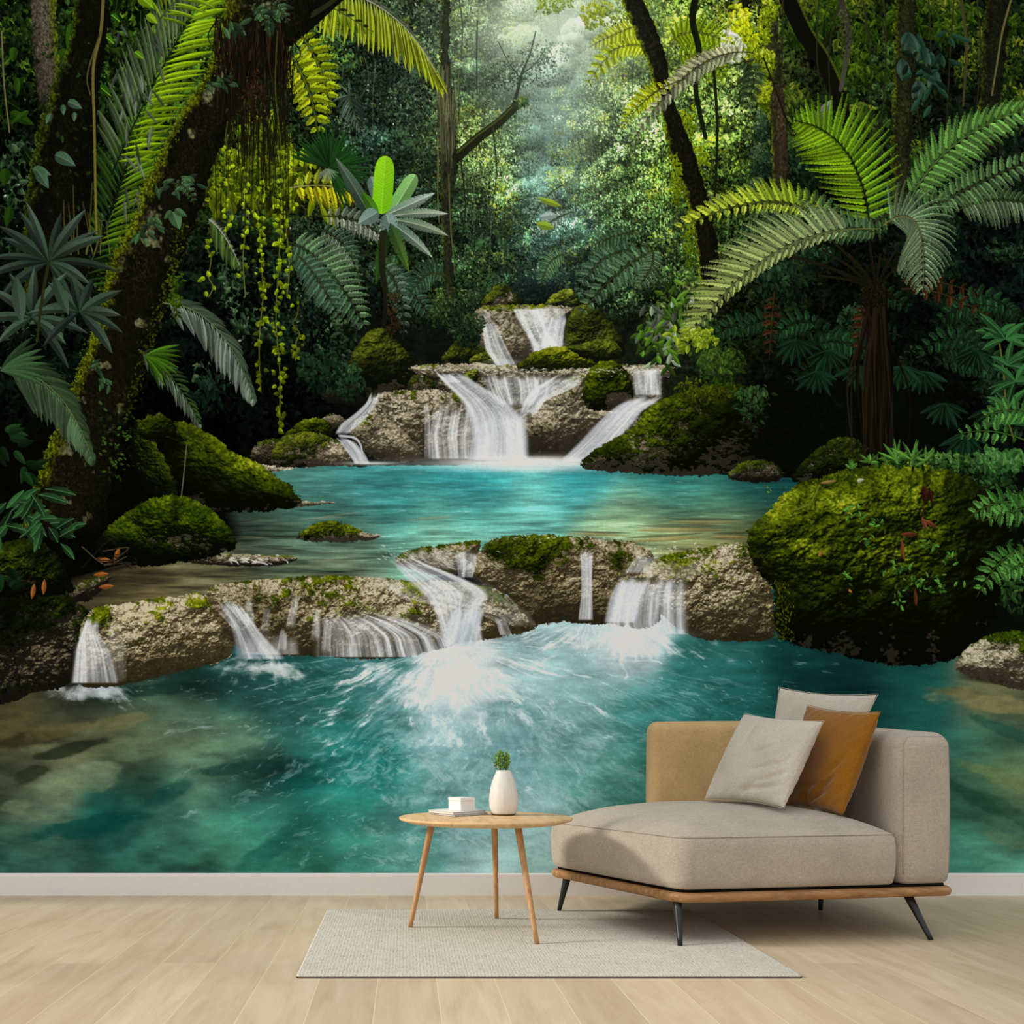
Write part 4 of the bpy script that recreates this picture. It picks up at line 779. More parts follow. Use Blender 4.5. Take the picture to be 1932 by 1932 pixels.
    leaf(1616,908,-.3,14,8,(190,186,160),kind=0); leaf(1545,912,-.15,34,6,(150,120,70),kind=1); leaf(1600,1112,.8,8,5,(190,120,60),kind=0); leaf(1545,1050,-1.2,12,6,(170,110,50),kind=0); leaf(1725,1110,1.5,34,7,(96,52,24),kind=1)
    line([(1545,915),(1530,945),(1510,958),(1490,964)], 3, 2, (110,112,36))
    boulder([(1802,1262),(1820,1225),(1870,1196),(1940,1188),(2120,1180),(2120,1310),(1940,1302),(1860,1286)], 177, moss=.5, mosscol=BM, gain=.85, low=.4, zones=[(1840,1260,40,-1.2),(1900,1285,50,-1.0)])
    # left boulders: the bank under the leaning tree
    a, b, c, d = box(-MX, 780, 620, 1120); X, Y = grid(a, b, c, d)
    m = np.clip((445 - X + (Y - 950) * .3) / 30, 0, 1) * np.clip((Y - 780) / 60, 0, 1) * np.clip((1085 - Y + (200 - X) * .25) / 14, 0, 1)
    blend(a, b, c, d, c3((5,6,3)) * (.4 + 1.3 * fbm(*X.shape, 18, 14, 178, 4)[..., None]), np.clip(m, 0, 1).astype(np.float32))
    boulder([(300,960),(310,860),(320,800),(352,796),(400,822),(450,858),(490,874),(520,900),(548,918),(568,944),(540,960),(440,966),(360,962)], 179, moss=1.2, mosscol=VM, gain=.84, R=62, low=.5, light=(.35,-.8,.35), dzones=[(350,930,64,.97,60),(430,960,70,.8,26),(320,850,24,.6,30)], rough=.7, edge=6)
    for (yc, x0, x1) in ((0,0,0),): pass
    boulder([(250,800),(268,792),(290,830),(318,880),(334,930),(334,948),(300,948),(262,900),(246,850)], 180, moss=1.2, mosscol=DMOSS, gain=.9, light=(.5,-.6,.3), R=20, edge=8)
    boulder([(262,800),(290,780),(322,790),(332,818),(300,830),(270,826)], 181, moss=1.2, mosscol=VM, gain=.8, edge=6)
    boulder([(182,1045),(196,1002),(232,972),(280,942),(330,934),(378,948),(410,972),(438,1004),(446,1032),(400,1050),(340,1060),(290,1068),(220,1064)], 182, moss=1.2, mosscol=BM, gain=.86, R=62, low=.25, light=(.15,-.85,.45), dzones=[(220,1040,50,.75,34),(330,960,8,.4,40),(300,1066,60,.7,20)], rough=.7, edge=5)
    boulder([(-120,1070),(20,1020),(70,1018),(110,1050),(134,1100),(130,1122),(0,1126),(-120,1130)], 183, moss=1.1, mosscol=DMOSS, gain=.8, low=.3)
    for (x, y, a) in ((180,1054,.1),(175,1085,-.1),(185,1108,-.1),(215,1060,-1.2),(60,1130,-1.4),(82,1122,-1.5)):
        leaf(x, y, a, 30, 9, (150,84,34), (170,106,48), kind=1)
    for k in range(7): line([(180 + RNG.uniform(-30,60), 1045 + RNG.uniform(-20,30)), (200 + RNG.uniform(-40,60), 1035 + RNG.uniform(-30,30)), (190 + RNG.uniform(-40,60), 1060 + RNG.uniform(-20,30))], 2.2, 1.5, np.array((70,58,40)) * RNG.uniform(.3,1.2))

def paint_leftplants():
    # roots, hanging moss and vine curtain under the leaning tree
    YG = (168,196,22)
    fern((600,330),(560,300),(385,350), 16, 60, 56, (120,150,16), (150,176,20), sub=.45, dens=.7)
    for (p0, p1, p2, la, lb) in (((560,60),(610,110),(622,215),44,34),((540,100),(590,150),(600,262),50,40),((600,40),(640,70),(625,30),20,16),((520,350),(450,330),(385,390),46,40),((560,345),(500,300),(430,335),40,40)):
        fern(p0, p1, p2, 17, la, lb, (146,166,20), (172,186,26), sub=.4, dens=.6, sag=.3, rach=(90,100,20))
    for k in range(90): leaf(390 + RNG.random() * 250, 350 + RNG.normal(0,26), RNG.uniform(.9,2.3), RNG.uniform(20,50), RNG.uniform(8,14), np.array((120,142,18)) * RNG.uniform(.2,1.1), kind=2 if RNG.random() < .4 else 1)
    fern((545,355),(620,340),(680,368), 15, 34, 50, (164,178,44), (184,180,26), sub=.5, dens=.6, sag=.6, rach=(150,150,90))
    crown(470, 320, 90, 60, 500, 9, [(14,24,6),(40,58,8),(88,110,14),(140,160,24)], ratio=.6)
    crown(500, 250, 60, 50, 260, 9, [(14,26,8),(50,72,12),(110,136,18),(160,184,30)], ratio=.6)
    # fan palm
    for k in range(44):
        a = -math.pi * .92 + k * .098 + RNG.normal(0,.02); leaf(622, 316, a, RNG.uniform(62,88), 6, np.array((24,58,20)) * RNG.uniform(.5,1.35), (34,74,30), kind=1)
    for k in range(9): leaf(616, 318, .4 + k * .25, 26, 4, (130,150,130), kind=1, alpha=.7)
    # grey-green ferns on the left bank of the gorge
    GF = (104,132,96); GD = (70,98,74)
    fern((600,408),(690,405),(735,462), 22, 28, 30, (120,136,110), (140,150,128), sub=.3, dens=.9, sag=.5)
    fern((600,430),(650,450),(668,500), 18, 34, 36, GD, (104,124,100), sub=.3, sag=.4)
    fern((540,455),(620,480),(690,622), 30, 62, 66, (92,122,84), (70,100,70), sub=.26, sag=.5)
    fern((560,480),(600,520),(640,600), 20, 40, 40, GD, GD, sub=.28, sag=.6)
    fern((720,500),(760,530),(815,600), 22, 36, 36, (56,84,62), (50,78,58), sub=.28)
    fern((690,480),(770,520),(760,640), 22, 26, 28, (84,104,84), (64,88,66), sub=.3)
    fern((840,520),(800,500),(770,560), 18, 30, 30, (60,90,62), (50,78,56), sub=.3)
    palm((660,180),(650,170),(678,240), 14, 40, 40, (44,62,50), (90,110,96), w=4)
    # banana plant
    leaf(716,440,-2.05,165,26,(40,62,48),(88,108,92),kind=1,bend=-.05,rib=(110,130,100),veins=6)
    leaf(722,400,-1.9,70,24,(96,130,124),(120,150,140),kind=3,rib=(140,160,140),veins=5)
    leaf(735,408,-1.02,92,30,(110,170,90),(140,196,110),kind=3,rib=(180,210,150),veins=5)
    leaf(719,404,-1.50,110,38,(120,196,22),(150,216,30),kind=3,rib=(160,214,60),veins=6,side=.92)
    leaf(715,412,-2.15,60,20,(80,130,30),(60,110,30),kind=1)
    leaf(722,408,-.40,108,22,(96,124,100),(170,190,176),bend=-.02,kind=1,rib=(210,220,200),veins=5,torn=15)
    leaf(735,408,-.16,110,19,(84,112,84),(168,186,166),bend=.12,kind=1,rib=(190,200,170),veins=5,torn=13)
    leaf(738,414,.12,110,20,(84,114,92),(150,170,140),bend=.16,kind=1,rib=(180,190,150),veins=5,torn=12)
    leaf(735,420,.55,104,24,(76,104,88),(150,170,150),bend=.14,kind=2,rib=(190,200,170),veins=5,torn=14)
    leaf(728,404,1.25,46,34,(120,150,140),(130,160,150),kind=0,rib=(160,180,150),veins=5,torn=16)
    leaf(712,400,2.6,44,30,(110,140,130),(130,156,146),kind=0,rib=(160,180,150),veins=5)
    leaf(735,420,1.2,100,26,(50,80,44),(86,120,40),kind=2,torn=17,veins=6); leaf(728,430,1.75,110,24,(30,56,26),(50,84,26),kind=2,torn=16)
    line([(722,440),(720,500),(728,560),(724,610)], 13, 8, (34,38,20), (22,24,13)); crown(740,590,16,50,80,8,[(20,18,10),(44,34,19),(76,62,32)])
    # the palm leaf across the top
    for t in np.linspace(.08, 1, 46):
        x, y, g = bez((560,-30),(745,-24),(822,138), t); f = RNG.uniform(.7, 1.2)
        if t > .3: leaf(x, y, g - .42, 34 * (1.15 - t), 6, np.array((66,78,58)) * f, np.array((120,130,100)) * f, kind=1, bend=.25)
        L = (96 - 46 * max(0, t - .55)) * RNG.uniform(.9,1.08) * (1 if t < .93 else .6)
        leaf(x, y, 1.72 - .62 * t + RNG.normal(0,.04), L, 9, np.array((150,168,44)) * f, np.array((150,170,14)) * f, kind=1, bend=.05, side=.62, rib=(190,200,70))
    line([bez((560,-30),(745,-24),(822,138), t)[:2] for t in np.linspace(0,1,14)], 4, 1, (150,152,130), smoothit=False)
    palm((580,-10),(640,20),(700,60), 8, 20, 30, (40,60,20), (110,140,24), w=6)
    # leaning trunk and its roots
    T = [(5,5,3),(10,10,5),(20,19,10),(42,38,21)]
    line([(560,40),(600,10),(640,-20)], 60, 40, (12,12,8)); line([(585,30),(620,8),(660,-25)], 10, 6, (40,40,22))
    trunk([(-30,425,600),(40,420,590),(90,405,548),(140,392,500),(200,350,448),(300,298,405),(370,262,388),(400,262,372),(500,204,338),(600,186,300),(700,150,268),(800,108,236),(860,84,222),(930,60,206),(1010,36,196)], 201, T, lit=-1, mossy=1.0, edgecol=(104,118,16), ew=.20, rough=8, lichen=.95)
    for k in range(380):
        t = RNG.random(); y = 420 + t * 360; x = np.interp(y, [420,500,600,700,780], [348,332,300,266,244]) + RNG.normal(-3, 7)
        stamp(x, y, RNG.uniform(0,6.28), RNG.uniform(3,8), .45, c3((90,108,18)) * RNG.uniform(.2,1.0) * (1.1 - .5 * t), 1, .85)
    a, b, c, d = box(380, 0, 620, 300); X, Y = grid(a, b, c, d); h, w = X.shape
    for k in range(240):
        x = RNG.uniform(405, 555); y0 = 55 + (x - 400) * .15 + RNG.uniform(-30, 60); L = RNG.uniform(40, 130)
        line([(x, y0), (x + RNG.normal(0,5), y0 + L * .5), (x + RNG.normal(0,8), y0 + L)], 3, 1, np.array((48,34,20)) * RNG.uniform(.1,1.1) if RNG.random() < .5 else np.array((16,15,8)), alpha=.85)
    for k in range(150):
        x = RNG.uniform(430, 545); y0 = RNG.uniform(150, 260); L = RNG.uniform(40, 120)
        line([(x, y0), (x + RNG.normal(0,3), y0 + L * .5), (x + RNG.normal(0,5), y0 + L)], 2.2, 1, (22,20,10), alpha=.8)
    crown(480, 190, 34, 60, 260, 8, [(8,6,4),(22,15,9),(46,30,17),(72,48,28)], kind=1, ratio=.2, down=1)
    for k in range(900):     # moss tufts along the lit edge
        t = RNG.random(); y = 110 + t * 620; xl = np.interp(y, [90,140,200,300,370,500,600,700,800], [405,392,350,298,262,204,186,150,108]) + RNG.normal(6, 7)
        stamp(xl, y, RNG.uniform(2.4,5.2), RNG.uniform(3,7), .4, c3((118,134,20)) * RNG.uniform(.25,1.15), 1, .75)
    for (x, y, s) in ((440,50,1.2),(500,30,1.2),(420,150,.8),(320,352,1),(350,335,1),(290,420,1),(270,440,.9),(400,160,.8),(195,720,.8),(180,690,.7),(530,20,1)):
        for k in range(9): leaf(x + RNG.normal(0,8), y + RNG.normal(0,7), RNG.uniform(-.6,2.4), 24 * s * RNG.uniform(.6,1.2), 8 * s, np.array((66,100,62)) * RNG.uniform(.45,1.15), kind=1)
    leaf(326,400,1.2,36,24,(74,112,72),(84,124,80),kind=0,rib=(100,140,100)); leaf(330,396,.5,26,14,(70,106,68),kind=0); leaf(324,398,2.3,22,12,(64,98,60),kind=0)
    fern((470,10),(500,20),(505,65), 10, 14, 12, (64,100,62), (74,112,72), sub=.5); fern((500,12),(530,8),(545,48), 10, 14, 12, (84,112,78), (74,104,72), sub=.5)
    fern((325,345),(360,350),(366,385), 10, 14, 12, (80,116,78), (70,104,68), sub=.5)
    # vines
    for (x, y0, y1, big) in ((527,60,815,1),(492,330,740,1),(462,300,560,0),(430,230,470,0),(545,250,560,0),(395,430,560,0),(560,560,680,0)):
        P = [(x + RNG.normal(0,4), y0 + (y1 - y0) * k / 7) for k in range(8)]
        line(P, 2.4, 1.6, (60,64,24), (110,118,40)); Q = np.array(P)
        for k in range(int((y1 - y0) / (6 if big else 10))):
            y = RNG.uniform(max(y0, 280), y1); xx = np.interp(y, Q[:,1], Q[:,0]); t = min(1, max(0, (y - 420) / 300))
            stamp(xx + RNG.normal(0,5), y, RNG.uniform(0,6.28), RNG.uniform(7,12), .7, c3((150,178,24)) * RNG.uniform(.5,1.15) * (1 - .25 * t), 0)
    for k in range(26): x = 400 + RNG.random() * 160; y = 230 + RNG.random() * 140; line([(x, y), (x + RNG.normal(0,3), y + RNG.uniform(60,170))], 2, 1.2, (24,24,12), alpha=.8)
    # silver palm leaf right of the trunk, others below
    palm((395,415),(420,430),(452,500), 14, 6, 52, (120,134,110), (96,128,60), w=7, aB=.8, rach=(160,160,150))
    palm((310,572),(420,575),(478,752), 32, 56, 78, (64,82,62), (128,146,128), w=9.5, aA=.35, aB=.85, sag=.16, rach=(90,110,70), t0=.04)
    palm((262,660),(330,700),(376,800), 18, 34, 52, (56,84,40), (104,124,98), w=6, aB=.6, sag=.2)
    for k in range(10): leaf(272, 672, -.5 + k * .16, 70, 7, np.array((70,116,24)) * RNG.uniform(.5,1.2), kind=1, bend=.2)
    crown(390, 740, 40, 40, 60, 14, [(6,12,8),(16,32,22),(34,60,42)], kind=0); crown(330,560,16,60,90,8,[(20,30,8),(50,72,12),(90,116,20)])
    crown(650, 720, 50, 40, 260, 8, [(6,12,7),(16,32,18),(34,60,36),(60,92,56)], kind=0, ratio=.7)
    crown(600, 700, 50, 50, 160, 10, [(5,10,6),(12,26,14),(26,48,28),(40,70,42)], kind=0, ratio=.7)
    # strap-leaved plant
    for (x, y, rr, n) in ((92,495,120,17),(60,600,110,10),(150,590,90,9)):
        for k in range(n):
            a = -math.pi * 1.08 + k * (math.pi * 1.5 / n) + RNG.normal(0,.1); ca = math.cos(a)
            leaf(x, y, a, rr * RNG.uniform(.7,1.1), RNG.uniform(14,20), np.array((44,66,50)) * RNG.uniform(.6,1.3), np.array((84,104,88)) * RNG.uniform(.5,1.1), bend=.30 * (1 if ca > 0 else -1) * abs(ca), kind=1, side=.6)
    line([(92,495),(80,560),(70,640)], 6, 5, (40,44,22))
    leaf(30,520,1.45,90,26,(60,82,66),(76,98,80),kind=1,side=.8); leaf(100,520,1.2,80,22,(52,76,56),(70,94,72),kind=1)
    palm((-60,700),(110,660),(174,868), 40, 74, 92, (52,74,46), (82,110,76), w=11, aA=.42, aB=.92, sag=.14, rach=(90,112,60), t0=.25, prof=lambda t: (1 - t ** 3) * .9 + .14)
    for k in range(8): leaf(0, 700, -.95 + k * .16, 90, 11, np.array((60,92,56)) * RNG.uniform(.6,1.1), kind=1, bend=.15)
    # broad leaves at the lower left
    for (x, y, n, R_) in ((30,960,9,60),(75,985,9,56),(110,1010,6,40),(10,990,6,60),(60,930,6,60)):
        for k in range(n):
            a = RNG.uniform(-.9,2.4); leaf(x + RNG.normal(0,12), y + RNG.normal(0,8), a, R_ * RNG.uniform(.6,1.05), RNG.uniform(13,19), np.array((40,80,42)) * RNG.uniform(.35,1.2), np.array((56,104,56)) * RNG.uniform(.4,1.1), kind=1, bend=.12, rib=(80,130,80), side=.7)
    for (x, y) in ((10,840),(30,820),(40,880),(10,1100),(5,1080)):
        for k in range(6): leaf(x + RNG.normal(0,12), y + RNG.normal(0,10), RNG.uniform(-.9,2.4), 34, 14, np.array((30,66,30)) * RNG.uniform(.4,1.1), kind=0)
    for k in range(70): stamp(RNG.uniform(190,250), RNG.uniform(760,900), RNG.uniform(0,6), RNG.uniform(6,11), .45, c3((56,88,30)) * RNG.uniform(.3,1.1), 1)
    line([(352,840),(346,900),(342,936)], 1.6, 1.4, (110,110,90))

def paint_rightplants():
    DKM = [(6,6,4),(10,11,6),(20,19,11),(38,35,21)]
    # yellow ferns up in the light
    for (p0, p1, p2, la, lb, c) in (((1255,60),(1180,40),(1100,170),34,34,(160,180,24)),((1250,110),(1200,60),(1130,110),26,26,(178,196,34)),((1262,80),(1300,40),(1390,90),46,46,(120,146,16)),((1270,110),(1330,90),(1370,150),40,40,(110,140,16)),((1300,150),(1200,170),(1172,246),20,24,(170,186,20)),((1230,40),(1160,60),(1110,90),22,22,(176,190,40))):
        fern(p0, p1, p2, 24, la, lb, c, c, sub=.32, dens=.7, sag=.35, rach=(90,100,20))
    crown(1395, 60, 26, 60, 160, 12, [(50,66,8),(120,140,12),(190,202,24),(220,224,60)], kind=0, ratio=.6)
    crown(1380, 90, 30, 40, 80, 10, [(120,130,90),(200,206,180),(236,240,220)], kind=0, ratio=.5)
    crown(1310, 310, 30, 50, 140, 9, [(40,56,8),(100,124,12),(160,180,20)]); crown(1290, 240, 26, 50, 120, 9, [(40,56,8),(100,124,12),(170,184,20)])
    # leaning tree of the right bank
    trunk([(-30,1158,1198),(20,1180,1222),(60,1196,1240),(100,1212,1254),(150,1232,1262),(200,1246,1272),(240,1252,1292),(300,1262,1312),(360,1290,1332),(420,1304,1344),(470,1312,1354),(520,1318,1362),(600,1330,1374)], 211, DKM, lit=-1, mossy=1.0, edgecol=(120,138,20), ew=.2, rough=4)
    line([(1312,-10),(1306,40),(1318,100),(1312,170),(1330,260)], 14, 8, (18,22,10), (20,26,12)); line([(1345,120),(1352,230),(1350,330),(1346,390)], 6, 4, (24,28,14)); line([(1440,110),(1490,240),(1512,236)], 3, 3, (20,22,12))
    crown(1276, 340, 12, 60, 110, 8, [(40,56,8),(90,112,14),(140,160,20)]); crown(1300, 450, 12, 70, 110, 8, [(30,46,8),(80,100,14),(130,150,20)])
    fern((1420,100),(1300,80),(1174,296), 40, 30, 26, (128,132,100), (172,170,130), sub=.34, dens=.75, sag=.5, rach=(60,54,34), aA=.8, aB=1.0)
    fern((1400,110),(1440,140),(1400,210), 14, 30, 34, (60,78,44), (50,68,40), sub=.3)
    fern((1290,150),(1215,170),(1170,250), 20, 14, 16, (150,166,20), (170,180,30), sub=.5)
    # glossy bright leaves at the gorge's right lip
    for (x, y, s) in ((1220,620,26),(1250,590,26),(1270,640,30),(1245,660,28),(1300,560,26),(1230,600,24),(1285,600,26),(1260,560,22),(1220,640,24)):
        for k in range(11):
            f = RNG.uniform(.4,1.15); leaf(x + RNG.normal(0,14), y + RNG.normal(0,12), RNG.uniform(.2,2.9), s * RNG.uniform(.7,1.3), 9, np.array((92,138,40)) * f if RNG.random() < .6 else np.array((150,170,140)) * f, kind=1)
    for (p0, p1, p2, la, lb, c) in (((1210,480),(1140,450),(1085,560),26,30,(70,100,72)),((1240,470),(1160,500),(1090,600),30,34,(80,112,76)),((1230,470),(1240,500),(1200,545),26,26,(90,120,84)),((1070,480),(1030,480),(1020,540),24,24,(86,124,76)),((1060,350),(1020,370),(1000,420),14,14,(120,150,120)),((1080,400),(1040,410),(1004,450),14,14,(150,165,150)),((1200,440),(1150,440),(1110,470),22,22,(60,90,60))):
        fern(p0, p1, p2, 20, la, lb, c, c, sub=.3, sag=.4)
    leaf(1060,390,-2.8,50,12,(150,170,40),kind=1); leaf(1050,405,3.0,34,14,(170,190,180),kind=1); leaf(1045,430,-2.9,36,16,(140,170,40),kind=1)
    # dark fronds under the tree fern
    for k in range(24):
        x, y = RNG.uniform(1400,1900), RNG.uniform(560,700); L = RNG.uniform(70,120); s = RNG.choice((-1,1)); c = np.array((26,52,28)) * RNG.uniform(.6,1.25)
        fern((x, y), (x + s * L * .5, y - 22), (x + s * L, y + 26), 13, 26, 28, c, c, sub=.4, dens=.8, sag=.5, rach=(20,30,14))
    for (x, y, s) in ((1540,700,1),(1560,660,1),(1740,700,-1),(1780,760,-1),(1700,690,1),(1620,690,1),(1500,640,1),(1840,660,-1),(1870,770,-1),(1820,820,-1)):
        for k in range(8): leaf(x, y, math.pi / 2 + (k - 3.5) * .33, RNG.uniform(40,56), 12, np.array((20,46,27)) * RNG.uniform(.5,1.15), kind=1, rib=(30,60,38))
    # brown dead fronds
    for (p0, p1, p2) in (((1700,545),(1790,540),(1880,610)),((1700,530),(1760,520),(1860,560)),((1460,550),(1455,600),(1450,680)),((1640,560),(1620,600),(1616,690))):
        fern(p0, p1, p2, 14, 16, 22, (58,32,16), (64,38,20), sub=.4, rach=(60,40,22))
    # tree fern stem
    for k in range(60):
        x = 1652 + RNG.normal(0,17); line([(1650 + RNG.normal(0,10), 540 + RNG.uniform(0,60)), (x, 700 + RNG.normal(0,20)), (x + RNG.normal(0,6), 860)], RNG.uniform(3,7), 2, np.array((26,20,12)) * RNG.uniform(.3,1.4), alpha=.9)
    for (x, y) in ((1550,470),(1570,455),(1520,490),(1590,520),(1600,480),(1640,470),(1660,480),(1700,500),(1690,470),(1630,400),(1720,480),(1545,520),(1480,480)):
        line([(1652,545), ((x + 1652) / 2, (y + 520) / 2 + 8), (x, y)], 6, 3.5, (16,15,10), (30,28,14))
    crown(1650,556,36,30,160,10,[(8,7,4),(18,15,9),(38,32,18)],kind=1,ratio=.3)
    DG = (66,96,54)
    # back fronds
    fern((1800,400),(1870,360),(1960,392), 28, 34, 56, (62,86,50), (92,112,78), sub=.2, sag=.6)
    fern((1750,395),(1830,350),(1970,290), 30, 38, 46, (84,118,66), (92,124,76), sub=.22, sag=.4)
    fern((1700,420),(1730,380),(1800,380), 16, 36, 30, DG, DG, sub=.22)
    fern((1706,400),(1770,240),(1975,196), 34, 62, 66, (86,130,56), (96,142,66), sub=.17, sag=.35, rach=(80,110,50), aA=.75, aB=1.05)
    fern((1690,400),(1640,420),(1600,440), 14, 36, 30, (56,84,44), DG, sub=.22)
    fern((1640,430),(1625,250),(1500,228), 40, 92, 100, (112,152,22), (104,148,26), sub=.13, sag=-.1, rach=(24,26,12), aA=1.1, aB=1.1, t0=.06, prof=lambda t: min(1, .5 + t * 1.3) * (1 - t ** 3) ** .8 + .06)
    fern((1655,440),(1600,420),(1520,440), 18, 34, 40, (70,100,60), (76,108,70), sub=.2)
    fern((1575,440),(1480,318),(1250,448), 36, 20, 50, (140,168,50), (128,164,30), sub=.24, sag=.45, rach=(60,66,26), aB=1.0, tipc=(176,190,60), prof=lambda t: min(1, .35 + t * 1.6) * (1 - t ** 3) + .12)
    fern((1590,450),(1560,380),(1500,370), 16, 34, 30, (90,118,60), (70,100,50), sub=.2)
    # big near frond sweeping to the lower left
    fern((1655,432),(1430,420),(1285,665), 42, 26, 92, (124,138,98), (132,150,106), sub=.15, sag=.35, rach=(96,104,60), aA=.7, aB=.95, tipc=(150,166,80), t0=.14, prof=lambda t: min(1, .35 + t * 1.7) * (1 - t ** 4) + .06)
    fern((1665,425),(1752,360),(1740,552), 40, 92, 104, (104,130,92), (110,134,96), sub=.135, sag=.9, rach=(110,100,60), aA=.95, aB=.95, t0=.1, prof=lambda t: min(1, .55 + t * .9) * (1 - t ** 2.4) ** .8 + .05)
    crown(1310,640,50,26,90,13,[(60,80,14),(110,134,24),(170,186,60)],kind=1); crown(1360,690,50,50,200,11,[(8,14,6),(24,40,12),(50,76,22),(84,112,40)],kind=0); crown(1330,740,70,26,300,8,[(14,18,5),(44,54,8),(90,102,14)],kind=0)
    crown(1420,760,40,50,120,11,[(6,10,5),(18,34,14),(40,66,32),(62,96,50)],kind=0)
    # right edge plants
    line([(1880,620),(1892,700),(1898,780),(1912,830)], 3, 3, (90,88,40))
    for (x, y) in ((1885,630),(1895,640),(1900,690),(1900,770),(1905,800),(1915,720)):
        for k in range(7): a = RNG.uniform(-3.5,.4); leaf(x, y, a, RNG.uniform(34,56), 13, np.array((48,100,50)) * RNG.uniform(.55,1.15), kind=1, bend=.2 * (1 if math.cos(a) > 0 else -1), rib=(70,120,70), side=.7)
    for (p0, p1, p2, L) in (((1932,950),(1880,935),(1828,975),34),((1980,960),(1930,950),(1850,985),34),((1920,1040),(1880,1050),(1842,1125),36),((1932,830),(1860,800),(1800,822),24),((1960,790),(1900,760),(1850,790),30),((1980,1060),(1930,1050),(1890,1090),34)):
        fern(p0, p1, p2, 14, L, L, (56,106,42), (48,98,38), sub=.45, dens=.8, sag=.3, rach=(60,90,30), tipc=(84,134,60))
    crown(1890,870,50,32,260,12,[(10,20,8),(26,54,24),(54,98,44),(90,140,72)],kind=0,ratio=.6)
    crown(1700,868,60,14,130,12,[(8,16,6),(26,50,18),(60,100,40),(100,148,66)],kind=1,ratio=.35,down=0); crown(1790,872,50,16,130,10,[(8,16,6),(26,50,18),(56,94,40),(90,130,60)],kind=0,down=0)
    for (x, y, L) in ((1690,868,44),(1640,872,26),(1720,868,50),(1745,870,34),(1605,885,20)):
        for k in range(9): leaf(x, y, -math.pi / 2 + RNG.normal(0,.7), L * RNG.uniform(.5,1), 5, np.array((84,136,52)) * RNG.uniform(.6,1.2), kind=1)

def paint_finish():
    V = CV; h, w = V.shape[:2]
    glow(1050, 100, 150, 150, (198,220,200), .16); glow(1040, 420, 90, 120, (120,160,160), .10)
    g = fbm(h, w, 3, 3, 999, 2, .6)[..., None] - .5
    V *= 1 + g * .10
    np.clip(V, 0, 255, out=V)

def paint_all():
    paint_forest(); paint_far(); paint_leftwall(); paint_pools_first = None
    paint_falls(); paint_pools(); paint_foam(); paint_lowerrocks(); paint_boulders(); paint_leftplants(); paint_rightplants(); paint_finish()
# ------------------------------------------------------------------ materials and mesh helpers
def lin(c):
    return tuple(((v / 255) / 12.92 if v / 255 <= .04045 else ((v / 255 + .055) / 1.055) ** 2.4) for v in c)
def newmat(name, rough=.8, spec=.3):
    m = bpy.data.materials.new(name); m.use_nodes = True; nt = m.node_tree; b = nt.nodes['Principled BSDF']
    b.inputs['Roughness'].default_value = rough; b.inputs['Specular IOR Level'].default_value = spec
    return m, nt, b
def N(nt, t, **k):
    n = nt.nodes.new(t)
    for a, v in k.items(): setattr(n, a, v)
    return n
def ramp_node(nt, stops):
    r = N(nt, 'ShaderNodeValToRGB'); e = r.color_ramp.elements
    while len(e) < len(stops): e.new(.5)
    for i, (p, c) in enumerate(stops): e[i].position = p; e[i].color = (*lin(c), 1)
    return r
def coords(nt, scale=(1, 1, 1), rot=(0, 0, 0)):
    tc = N(nt, 'ShaderNodeTexCoord'); mp = N(nt, 'ShaderNodeMapping'); nt.links.new(tc.outputs['Object'], mp.inputs[0])
    mp.inputs['Scale'].default_value = scale; mp.inputs['Rotation'].default_value = rot
    return mp
def noise(nt, vec, scale, detail=4, rough=.6, dist=0):
    n = N(nt, 'ShaderNodeTexNoise'); n.inputs['Scale'].default_value = scale; n.inputs['Detail'].default_value = detail
    n.inputs['Roughness'].default_value = rough; n.inputs['Distortion'].default_value = dist
    nt.links.new(vec.outputs[0], n.inputs['Vector']); return n
def bump(nt, b, src, strength, dist=.001):
    bp = N(nt, 'ShaderNodeBump'); bp.inputs['Strength'].default_value = strength; bp.inputs['Distance'].default_value = dist
    nt.links.new(src, bp.inputs['Height']); nt.links.new(bp.outputs[0], b.inputs['Normal']); return bp
def fabric(name, dark, mid, light, thread=520, bs=.5, sheen=.15, big=6):
    m, nt, b = newmat(name, .95, .1); L = nt.links.new
    v = coords(nt); n1 = noise(nt, v, thread, 2, .7)
    v2 = coords(nt, (1, 1, .12)); n2 = noise(nt, v2, thread * 1.1, 2, .6); v3 = coords(nt, (.12, .12, 1)); n3 = noise(nt, v3, thread * 1.1, 2, .6)
    mx = N(nt, 'ShaderNodeMath', operation='ADD'); L(n2.outputs[0], mx.inputs[0]); L(n3.outputs[0], mx.inputs[1])
    md = N(nt, 'ShaderNodeMath', operation='MULTIPLY_ADD'); L(mx.outputs[0], md.inputs[0]); md.inputs[1].default_value = .35
    md2 = N(nt, 'ShaderNodeMath', operation='MULTIPLY'); L(n1.outputs[0], md2.inputs[0]); md2.inputs[1].default_value = .3; L(md2.outputs[0], md.inputs[2])
    r = ramp_node(nt, [(.34, dark), (.5, mid), (.66, light)]); L(md.outputs[0], r.inputs[0])
    nb = noise(nt, v, big, 3, .6); rb = ramp_node(nt, [(.3, (225, 225, 225)), (.7, (255, 255, 255))]); L(nb.outputs[0], rb.inputs[0])
    mul = N(nt, 'ShaderNodeMix', data_type='RGBA', blend_type='MULTIPLY'); mul.inputs[0].default_value = .6
    L(r.outputs[0], mul.inputs[6]); L(rb.outputs[0], mul.inputs[7]); L(mul.outputs[2], b.inputs['Base Color'])
    b.inputs['Sheen Weight'].default_value = sheen; b.inputs['Sheen Roughness'].default_value = .5
    bump(nt, b, md.outputs[0], bs, .0012)
    return m
